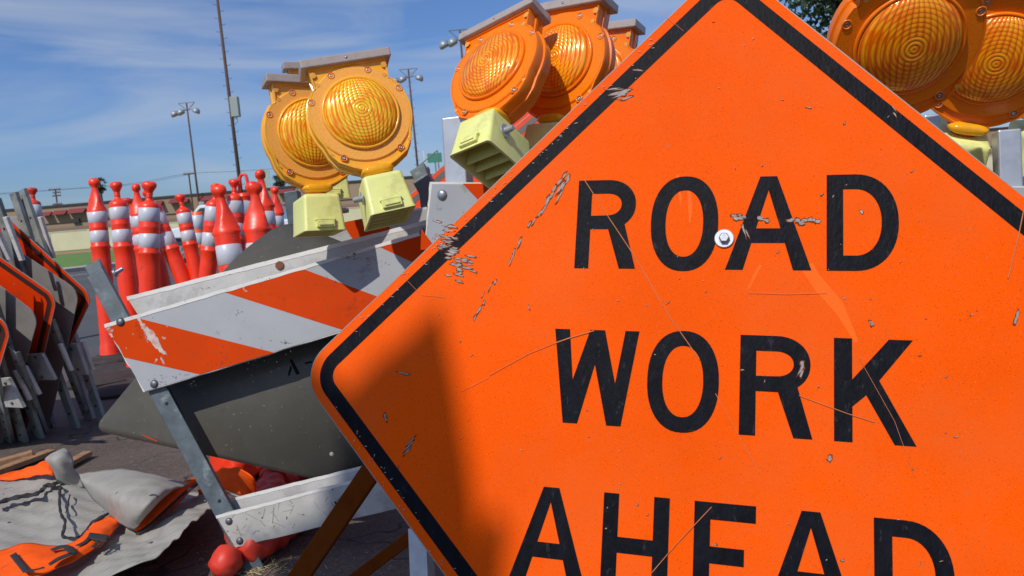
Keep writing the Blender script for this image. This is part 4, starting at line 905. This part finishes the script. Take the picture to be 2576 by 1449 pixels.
# debris
mb=MB(); rd=random.Random(11)
for i in range(340):
    x=rd.uniform(-30,700); y=rd.uniform(1060,1449)
    if rd.random()<.35: x=rd.uniform(480,1000); y=rd.uniform(1380,1449)
    p=G(x,y,.001); s_=rd.uniform(.0010,.0040)*(2.8 if rd.random()<.04 else 1); a=rd.uniform(0,6.28)
    pts=[p+V((s_*rd.uniform(.5,1)*math.cos(a+k*1.257),s_*rd.uniform(.5,1)*math.sin(a+k*1.257),0)) for k in range(5)]
    mb.slab(pts,V((0,0,s_*rd.uniform(.25,.8))))
o=mb.out('gravel',mat('gravel_stone',(.26,.22,.18),rough=.8,var=.5,vscale=9,dirt=(.25,.16,.07),damt=.8,dscale=6,dth=.5),None); tag(o,'pale grit and straw crumbs scattered over the asphalt by the barricade foot','gravel',kind='stuff')
mb=MB()
for i in range(110):
    p=G(rd.gauss(640,60),rd.gauss(1432,12),.004); a=rd.uniform(0,3.14); l=rd.uniform(.01,.03); mb.tube([p,p+V((l*math.cos(a),l*math.sin(a),rd.uniform(0,.006)))],.0006,4)
o=mb.out('dry_straw',mat('straw',(.55,.42,.2),rough=.8),None); tag(o,'thin dry straw bits around the barricade foot','straw',kind='stuff')
# ---------------------------------------------------------------- far building and wall
BY=150.0
def Yp(x,y,Y): # point on vertical plane y=Y through pixel
    v=ray(x,y); return CO+v*(Y/v.y)
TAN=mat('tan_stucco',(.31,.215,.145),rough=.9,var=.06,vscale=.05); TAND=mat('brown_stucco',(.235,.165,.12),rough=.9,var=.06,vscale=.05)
CREAM=mat('cream_block',(.62,.55,.37),rough=.9,var=.06,vscale=.3); MAROON=mat('maroon_canvas',(.19,.03,.035),rough=.8,var=.1,vscale=.3)
DARK=mat('dark_trim',(.03,.028,.03),rough=.7)
bl=thing('warehouse',V((-60,BY+4,0)),'long low brown warehouse with maroon awnings beyond the cream wall','building')
zt=Yp(250,512,BY+4).z; zm=Yp(250,565,BY+4).z
x0=Yp(60,540,BY+4).x-20; x1=140.0
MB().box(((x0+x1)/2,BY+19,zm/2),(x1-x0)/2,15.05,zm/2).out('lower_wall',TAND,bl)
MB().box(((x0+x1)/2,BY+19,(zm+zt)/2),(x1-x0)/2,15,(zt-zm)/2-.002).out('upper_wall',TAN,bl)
MB().box(((x0+x1)/2,BY+19,zt+.2),(x1-x0)/2+.1,15.2,.2).out('parapet',DARK,bl)
MB().box(((x0+x1)/2,BY+3.94,zm+.9),(x1-x0)/2,.06,.08).out('wall_groove',DARK,bl)
for (xa,xb,ya,yb) in ((110,132,533,543),(137,170,529,540),(175,217,524,536),(394,411,505,515),(428,476,500,510),(502,537,493,505),(568,595,489,499),(240,262,520,530),(610,640,484,495),(700,740,475,486)):
    a=Yp(xa,ya,BY+4); b=Yp(xb,ya,BY+4); hgt=Yp(xa,ya,BY+4).z-Yp(xa,yb,BY+4).z
    z1=(a.z+b.z)/2; o=MB(); xa_,xb_=a.x,b.x
    o.add([(xa_,BY+3.9,z1),(xb_,BY+3.9,z1),(xb_,BY+2.7,z1-hgt),(xa_,BY+2.7,z1-hgt),(xa_,BY+3.9,z1-hgt),(xb_,BY+3.9,z1-hgt)],[(0,1,2,3),(0,3,4),(1,5,2),(3,2,5,4),(0,4,5,1)]); o.out('awning',MAROON,bl)
for x,y in ((191,555),(299-5,523)): a=Yp(x,y,BY+3.7); MB().box(a,.7,.25,.35).out('wall_lamp',DARK,bl)
wl=thing('boundary_wall',V((-60,BY,0)),'low cream block wall running along the far side of the lawn','wall')
zw=Yp(126,586,BY).z; xw0=Yp(60,600,BY).x-40
MB().box(((xw0+120)/2,BY,zw/2),(120-xw0)/2,.2,zw/2).out('wall_face',CREAM,wl)
MB().box(((xw0+120)/2,BY,zw+.06),(120-xw0)/2,.28,.07).out('coping',CREAM,wl)
x=xw0
while x<100: MB().box((x,BY-.21,zw/2),.18,.06,zw/2-.01).out('pilaster',CREAM,wl); x+=7.5
# ---------------------------------------------------------------- poles
POLE=mat('brown_pole',(.085,.045,.035),rough=.8,var=.35,vscale=1.2,stretch=(1,1,.3)); GREYM=mat('grey_box',(.30,.33,.33),rough=.6,var=.05)
POLEG=mat('grey_metal',(.16,.17,.18),rough=.6,var=.2); LAMPG=mat('lamp_grey',(.30,.33,.35),rough=.45,var=.1,metal=.3)
def vert(px_top,px_low,d):
    """upright pole: ground point straight under the pixel line at distance d"""
    p=P(*px_low,d); return p
def light_pole(label,top,low,d,r,lamps=True,box=None,steps=True):
    b=P(*low,d); t=P(*top,(P(*top,1)-CO).length*0+d); base=V((b.x,b.y,0)); tz=P(*top,d).z; tp=V((P(*top,d).x,P(*top,d).y,tz)); tp=V((base.x*.5+tp.x*.5,base.y,tz)); base.x=tp.x if False else base.x
    g=thing('light_pole',base,label,'light pole','tall lot light poles')
    MB().tube([base,base.lerp(tp,.5),tp],[r*1.25,r*1.05,r*.8],10).out('pole',POLE,g,True)
    if steps:
        n=int(tz/1.0)
        mb=MB()
        for i in range(5,n*2): 
            q=base.lerp(tp,i/(n*2)); s_=1 if i%2 else -1; mb.tube([q,q+V((s_*(r+.22),0,0)),q+V((s_*(r+.24),0,.09))],.022,4)
        if mb.v: mb.out('step_irons',POLEG,g)
    if box:
        f,w,h=box; q=base.lerp(tp,f); o=MB().box(q+V((w/2+r*.6,-.1,0)),w/2,w*.4,h/2).out('junction_box',GREYM,g); bevel(o,.03,1)
        MB().tube([q+V((w/2+r,-.1,-h/2)),q+V((w/2+r,-.1,-h/2-.35)),q+V((r,-.05,-h/2-.7))],.03,6).out('conduit',GREYM,o)
    if lamps:
        mb=MB(); W=r*9; mb.tube([tp+V((-W,0,.0)),tp+V((W,0,.0))],.05,6); mb.tube([tp+V((-W,0,0)),tp+V((0,0,-W))],.05,6); mb.tube([tp+V((W,0,0)),tp+V((0,0,-W))],.05,6); mb.out('crossarm',POLEG,g)
        for dx,dz,s_ in ((-W*1.55,-W*1.3,1),(-W*.75,-W*1.15,1),(W*1.15,-W*1.15,1)):
            M_=Matrix.Translation(tp+V((dx,-.2,dz)))@Matrix.Rotation(rad(-25 if dx<0 else 25),4,'Y')
            l=MB().lathe([(.02,W*.42),(W*.22,W*.38),(W*.42,W*.15),(W*.46,-.05*W),(W*.44,-W*.2),(.02,-W*.25)],14,M_).out('flood_lamp',LAMPG,g,True)
            MB().tube([tp+V((0,0,-W*.9)),tp+V((dx,-.1,dz+W*.35))],.05,5).out('bracket',POLEG,l)
    return g,base,tp
light_pole('tall brown pole with climbing steps and a grey junction box',(556,-10),(602,437),62,.125,False,(.545,.62,1.55))
light_pole('slim floodlight pole left of the tall brown pole',(478,262),(502,520),105,.12,True,(.23,.7,2.2),False)
light_pole('slim floodlight pole seen just right of the gold lensed warning light',(1029,178),(1052,430),95,.12,True,(.2,.6,2.0),True)
light_pole('floodlight pole mostly hidden behind the tilted warning light',(1158,82),(1185,400),78,.12,True,None,False)
def util(label,top,low,d,arms):
    b=P(*low,d); t=P(*top,d); base=V((b.x,b.y,0)); g=thing('utility_pole',base,label,'utility pole','far utility poles'); tp=V((b.x,b.y,t.z))
    MB().tube([base,tp],[.2,.14],8).out('pole',POLE,g)
    k=d/FPX
    for (dy,x0,x1) in arms:
        z=t.z-dy*k; mb=MB(); mb.box((b.x+(x0+x1)/2*k,b.y-.2,z),(x1-x0)/2*k,.08,.11); o=mb.out('crossarm',POLE,g)
        mb=MB(); n=5
        for i in range(n):
            xx=b.x+(x0+(x1-x0)*(i+.5)/n)*k; mb.tube([(xx,b.y-.2,z+.1),(xx,b.y-.2,z+.38)],.07,6)
        mb.out('insulator',GREYM,o)
util('distant utility pole with several crossarms above the left end of the warehouse',(140,476),(145,520),170,[(1,-16,15),(9,-6,14),(17,-8,14),(38,-10,14)])
util('distant utility pole with a single crossarm left of the slim floodlight pole',(475,437),(481,488),150,[(1,-13,14)])
# wires
wr=MB()
def wire(pts,r=.03):
    q=cr([P(*p) for p in pts],8); wr.tube(q,r,4)
wire([(-200,500,170),(140,477,170),(330,462,165),(475,437,150),(640,428,170),(900,405,260)]); 
wire([(-200,504,170),(148,478,170),(330,465,165),(482,438,150)],.025)
o=wr.out('power_line',DARK,None); tag(o,'thin power lines strung between the distant utility poles','power line')
# far pale sign boards and fence
gb=thing('banner_sign',V((P(673,500,120).x,P(673,500,120).y,0)),'tall narrow pale green banner sign far behind the post row','sign')
c=P(672,450,120); MB().box(c,.42,.05,1.35).out('banner',mat('pale_green_panel',(.30,.42,.38),rough=.7,var=.2,vscale=1.5),gb); MB().tube([V((c.x-.5,c.y,0)),V((c.x-.5,c.y,c.z+1.5))],.06,6).out('pole',POLEG,gb)
c=P(1082,398,60); sb=thing('green_sign',V((c.x,c.y,0)),'small far green sign board on posts right of the gold lensed light','sign')
MB().box(c+V((.35,0,0)),.55,.04,.35).out('sign_panel',mat('green_panel',(.05,.22,.14),rough=.6),sb); MB().box(c+V((-.45,0,-.4)),.05,.05,1.0).out('post',WPAINT,sb); MB().tube([V((c.x+.35,c.y+.1,0)),V((c.x+.35,c.y+.1,c.z))],.05,6).out('post',POLEG,sb)
fc=thing('chain_link_fence',V((P(1075,420,58).x,P(1075,420,58).y,0)),'sloping top rail of a chain link fence beside the small green sign','fence')
MB().tube([P(1046,424,58),P(1100,378,58)],.05,6).out('top_rail',POLEG,fc); MB().tube([P(1100,378,58),V((P(1100,378,58).x,P(1100,378,58).y,0))],.05,6).out('post',POLEG,fc)
MB().tube([P(1046,424,58),V((P(1046,424,58).x,P(1046,424,58).y,0))],.05,6).out('post',POLEG,fc)
# ---------------------------------------------------------------- trees
def leaves(n,cen,rx,ry,rz,size,m_,name,par,seed=1,clump=14,droop=0):
    r=np.random.RandomState(seed); cl=r.normal(size=(clump,3)); cl/=np.linalg.norm(cl,axis=1)[:,None]; cl*=r.uniform(.35,.95,(clump,1)); vs=[];fs=[]
    for i in range(n):
        c=cl[r.randint(clump)]+r.normal(scale=.20,size=3); p=V((cen.x+c[0]*rx,cen.y+c[1]*ry,cen.z+c[2]*rz))
        a=V(r.normal(size=3)).normalized(); b=a.cross(V(r.normal(size=3))).normalized(); s_=size*r.uniform(.6,1.3); k=len(vs)
        vs+=[p-a*s_,p-b*s_*.45,p+a*s_,p+b*s_*.45]; fs.append((k,k+1,k+2,k+3))
    return mk(name,vs,fs,m_,par)
LEAF=mat('dark_green_leaf',(.045,.075,.022),rough=.5,var=.5,vscale=1.5,transl=.3); LEAFB=mat('far_leaf',(.05,.08,.035),rough=.7,var=.4,vscale=.3)
BARK=mat('bark',(.08,.06,.045),rough=.9,var=.3,vscale=6)
c=P(2230,-60,7.5); tr=thing('tree',V((c.x,c.y+.3,0)),'leafy dark tree behind the top right edge of the big sign','tree')
leaves(9000,c,1.15,1.1,.95,.05,LEAF,'crown',tr,3,26)
MB().tube([V((c.x,c.y+.3,0)),V((c.x+.05,c.y+.3,1.2)),V((c.x-.05,c.y+.25,c.z-.3))],[.12,.10,.05],10).out('trunk',BARK,tr,True)
mb=MB()
for k in range(7):
    a=k*.9; mb.tube([V((c.x,c.y+.25,c.z-.9)),V((c.x+.5*math.cos(a),c.y+.5*math.sin(a),c.z-.1)),V((c.x+.9*math.cos(a),c.y+.9*math.sin(a),c.z+.3))],[.04,.025,.01],6)
mb.out('limb',BARK,tr)
# palm
c=P(250,457,190); pm=thing('palm_tree',V((c.x,c.y,0)),'distant fan palm standing behind the warehouse roof','palm tree')
MB().tube([V((c.x,c.y,0)),V((c.x,c.y,c.z))],[.35,.25],8).out('trunk',BARK,pm)
r=np.random.RandomState(4); vs=[];fs=[]
for i in range(70):
    a=r.uniform(0,6.28); el=r.uniform(-1.1,1.35); L_=r.uniform(1.2,1.9); d=V((math.cos(a)*math.cos(el),math.sin(a)*math.cos(el),math.sin(el))); s_=d.cross(V((0,0,1))).normalized()
    p0=c+d*.25+V((0,0,-.6)); p1=p0+d*L_*.6; 
    for j in range(-5,6):
        t=j/5*.9; e=p1+(d*math.cos(t)+s_*math.sin(t))*L_*.45+V((0,0,-.25)); k=len(vs); w=.09
        vs+=[p1-d*.2,p1.lerp(e,.5)+V((0,0,w)),e,p1.lerp(e,.5)-V((0,0,w))]; fs.append((k,k+1,k+2,k+3))
    k=len(vs); vs+=[p0,p1+s_*.05,p1-s_*.05]; fs.append((k,k+1,k+2))
mk('fronds',vs,fs,LEAFB,pm)
vs=[];fs=[]
for i in range(60):
    a=r.uniform(0,6.28); q=r.uniform(.2,.8); p=V((c.x+q*math.cos(a),c.y+q*math.sin(a),c.z-r.uniform(.6,2.2))); k=len(vs); vs+=[p,p+V((.15,0,-.5)),p+V((-.1,0,-.9))]; fs.append((k,k+1,k+2))
mk('dead_frond_skirt',vs,fs,mat('dead_frond',(.22,.15,.08),rough=.9),pm)
for i,(x,y,d,rx,rz,lab) in enumerate(((698,452,190,1.3,1.1,'small far tree crown just left of the amber lights'),(704,463,175,1.6,.8,'second small far tree, lower and wider, left of the amber lights'))):
    c=P(x,y,d); t_=thing('tree',V((c.x,c.y,0)),lab,'tree','small far trees'); leaves(900,c,rx,rx,rz,.22,LEAFB,'crown',t_,10+i,9); MB().tube([V((c.x,c.y,0)),c],[.2,.1],6).out('trunk',BARK,t_)
# ---------------------------------------------------------------- white pickup
wc=G(455,663); pk=thing('pickup_truck',V((wc.x,wc.y,0)),'white pickup truck on the far road behind the delineator posts','pickup truck')
d=(wc-CO).dot(fwd); dirx=V((1,-.10,0)).normalized(); diry=V((-dirx.y,dirx.x,0)) # forward is -dirx
def T(x,y,z): return V((wc.x,wc.y,0))+dirx*x+diry*y+V((0,0,z))
CARW=mat('white_car_paint',(.72,.74,.76),rough=.2,coat=.6,var=.02,vscale=2); GLASS=mat('dark_glass',(.02,.035,.04),rough=.05,coat=.5); TYRE=mat('tyre',(.02,.02,.02),rough=.8); RIM=mat('rim',(.55,.56,.58),rough=.3,metal=.8)
side=[(-.95,.42),(-.98,.75),(-.92,.98),(-.3,1.18),(.32,1.24),(.62,1.66),(.86,1.90),(2.6,1.92),(3.05,1.82),(3.25,1.22),(4.9,1.16),(4.92,.55),(4.3,.42),(4.2,.72),(3.9,.88),(3.5,.88),(3.2,.72),(3.1,.42),(.55,.40),(.45,.66),(.22,.84),(-.15,.86),(-.42,.68),(-.5,.42)]
bd=MB().slab([T(x,.0,z) for x,z in side],diry*1.85).out('body',CARW,pk); bevel(bd,.05,3)
MB().slab([T(x,-.012,z) for x,z in [(.46,1.27),(.70,1.64),(.92,1.80),(1.75,1.81),(1.75,1.27)]],diry*.02).out('window',GLASS,pk)
MB().slab([T(x,-.012,z) for x,z in [(1.87,1.27),(1.87,1.81),(2.6,1.81),(2.95,1.73),(3.05,1.27)]],diry*.02).out('window',GLASS,pk)
for x in (0.0,3.7):
    for y in (.0,1.6):
        w=MB(); M_=Matrix.Translation(T(x,y+.01,.37))@Matrix.Rotation(rad(90),4,'X'); M_=Matrix.Translation(T(x,y+.01,.37))@Matrix((dirx,V((0,0,1)),-diry)).transposed().to_4x4()
        w.lathe([(.24,.0),(.34,-.01),(.37,-.05),(.37,-.2),(.34,-.24),(.02,-.24)],26,M_); wh=w.out('wheel',TYRE,pk,True)
        w=MB(); w.lathe([(.02,.0),(.09,.005),(.10,-.03),(.20,-.05),(.235,.0),(.25,.0)],26,M_); w.out('rim',RIM,wh)
        for k in range(5):
            a=k*1.257; MB().box(M_@V((.15*math.cos(a),.15*math.sin(a),-.01)),.07,.022,.012,dirx*math.cos(a)+V((0,0,1))*math.sin(a),dirx*-math.sin(a)+V((0,0,1))*math.cos(a),diry).out('spoke',RIM,wh)
MB().box(T(-.93,.0,.86),.06,.03,.09,dirx,diry,V((0,0,1))).out('headlight',mat('headlamp',(.6,.62,.62),rough=.1),pk); MB().box(T(.95,-.12,1.2),.07,.07,.06,dirx,diry,V((0,0,1))).out('mirror',CARW,pk)
# ---------------------------------------------------------------- added unseen sheet behind the camera, outline shaped to shade the big sign
hb=lambda off,*p:[onB(x,y,off) for x,y in p]
cpts=[S(*Spx(*p)) for p in [(1222,1480),(1185,1180),(1148,960),(1105,762),(1030,840),(950,900),(872,980)]]+hb(OF,(848,1072),(857,1138))+hb(0,(806,1230),(813,1285),(750,1320),(690,1352))+[G(x,y) for x,y in [(672,1400),(690,1470),(560,1800),(1400,2400)]]
cc=S(-.3,-.2)+SUN*6.0
cpts=[p+SUN*((cc-p).dot(SUN)) for p in cpts]
bx=thing('shadow_caster',V((cc.x,cc.y,0)),'added unseen sheet on a pole behind the camera, shaped to shade the big sign','banner')
MB().slab(cpts,SUN*.01).out('caster_sheet',CLOTHG,bx); MB().tube([V((cc.x,cc.y,0)),V((cc.x,cc.y,cc.z))+SUN*.03],.02,8).out('pole',POLEG,bx)  # sheet and pole both added for the shade
# ---------------------------------------------------------------- light, sky, camera
sun=bpy.data.lights.new('sun','SUN'); sun.energy=4.4; sun.angle=rad(.53); sun.color=(1,.95,.87); so=bpy.data.objects.new('sun',sun); COL.objects.link(so); so.rotation_euler=SUN.to_track_quat('Z','Y').to_euler()
w=bpy.data.worlds.new('World'); sc.world=w; w.use_nodes=True; nt=w.node_tree; L=nt.links.new; bg=nt.nodes['Background']
sky=_n(nt,'ShaderNodeTexSky'); sky.sky_type='NISHITA'; sky.sun_disc=False; sky.sun_elevation=math.asin(SUN.z); sky.sun_rotation=math.atan2(SUN.x,SUN.y); sky.altitude=20; sky.air_density=1.0; sky.dust_density=1.1; sky.ozone_density=4.0
tc=_n(nt,'ShaderNodeTexCoord'); mp=_n(nt,'ShaderNodeMapping'); mp.inputs['Rotation'].default_value=(0,rad(-14),rad(10)); mp.inputs['Scale'].default_value=(1.3,1.2,6.5); L(tc.outputs['Generated'],mp.inputs[0])
no=_n(nt,'ShaderNodeTexNoise'); no.inputs['Scale'].default_value=2.2; no.inputs['Detail'].default_value=8; no.inputs['Roughness'].default_value=.5; no.inputs['Distortion'].default_value=1.2; L(mp.outputs[0],no.inputs['Vector'])
mr=_n(nt,'ShaderNodeMapRange'); mr.inputs[1].default_value=.40; mr.inputs[2].default_value=.70; mr.inputs[4].default_value=.62; L(no.outputs['Fac'],mr.inputs[0])
mx=_n(nt,'ShaderNodeMix',data_type='RGBA'); L(mr.outputs[0],mx.inputs[0]); L(sky.outputs[0],mx.inputs[6]); mx.inputs[7].default_value=(5.2,5.9,7.0,1); 
tn=_n(nt,'ShaderNodeMix',data_type='RGBA',blend_type='MULTIPLY'); tn.inputs[0].default_value=1; L(sky.outputs[0],tn.inputs[6]); tn.inputs[7].default_value=(.76,.94,1.26,1); L(tn.outputs[2],mx.inputs[6]); L(mx.outputs[2],bg.inputs[0]); bg.inputs[1].default_value=.112
cam=bpy.data.cameras.new('cam'); co=bpy.data.objects.new('cam',cam); COL.objects.link(co); cam.sensor_width=36; cam.lens=FPX/2576*36; cam.clip_end=5000; cam.clip_start=.02
co.matrix_world=Matrix.Translation(CO)@Matrix((RT,UP,-fwd)).transposed().to_4x4(); sc.camera=co
cam.dof.use_dof=True; cam.dof.focus_distance=1.3; cam.dof.aperture_fstop=14
sc.view_settings.view_transform='Standard'; sc.view_settings.look='None'; sc.view_settings.exposure=-.32; sc.view_settings.gamma=1
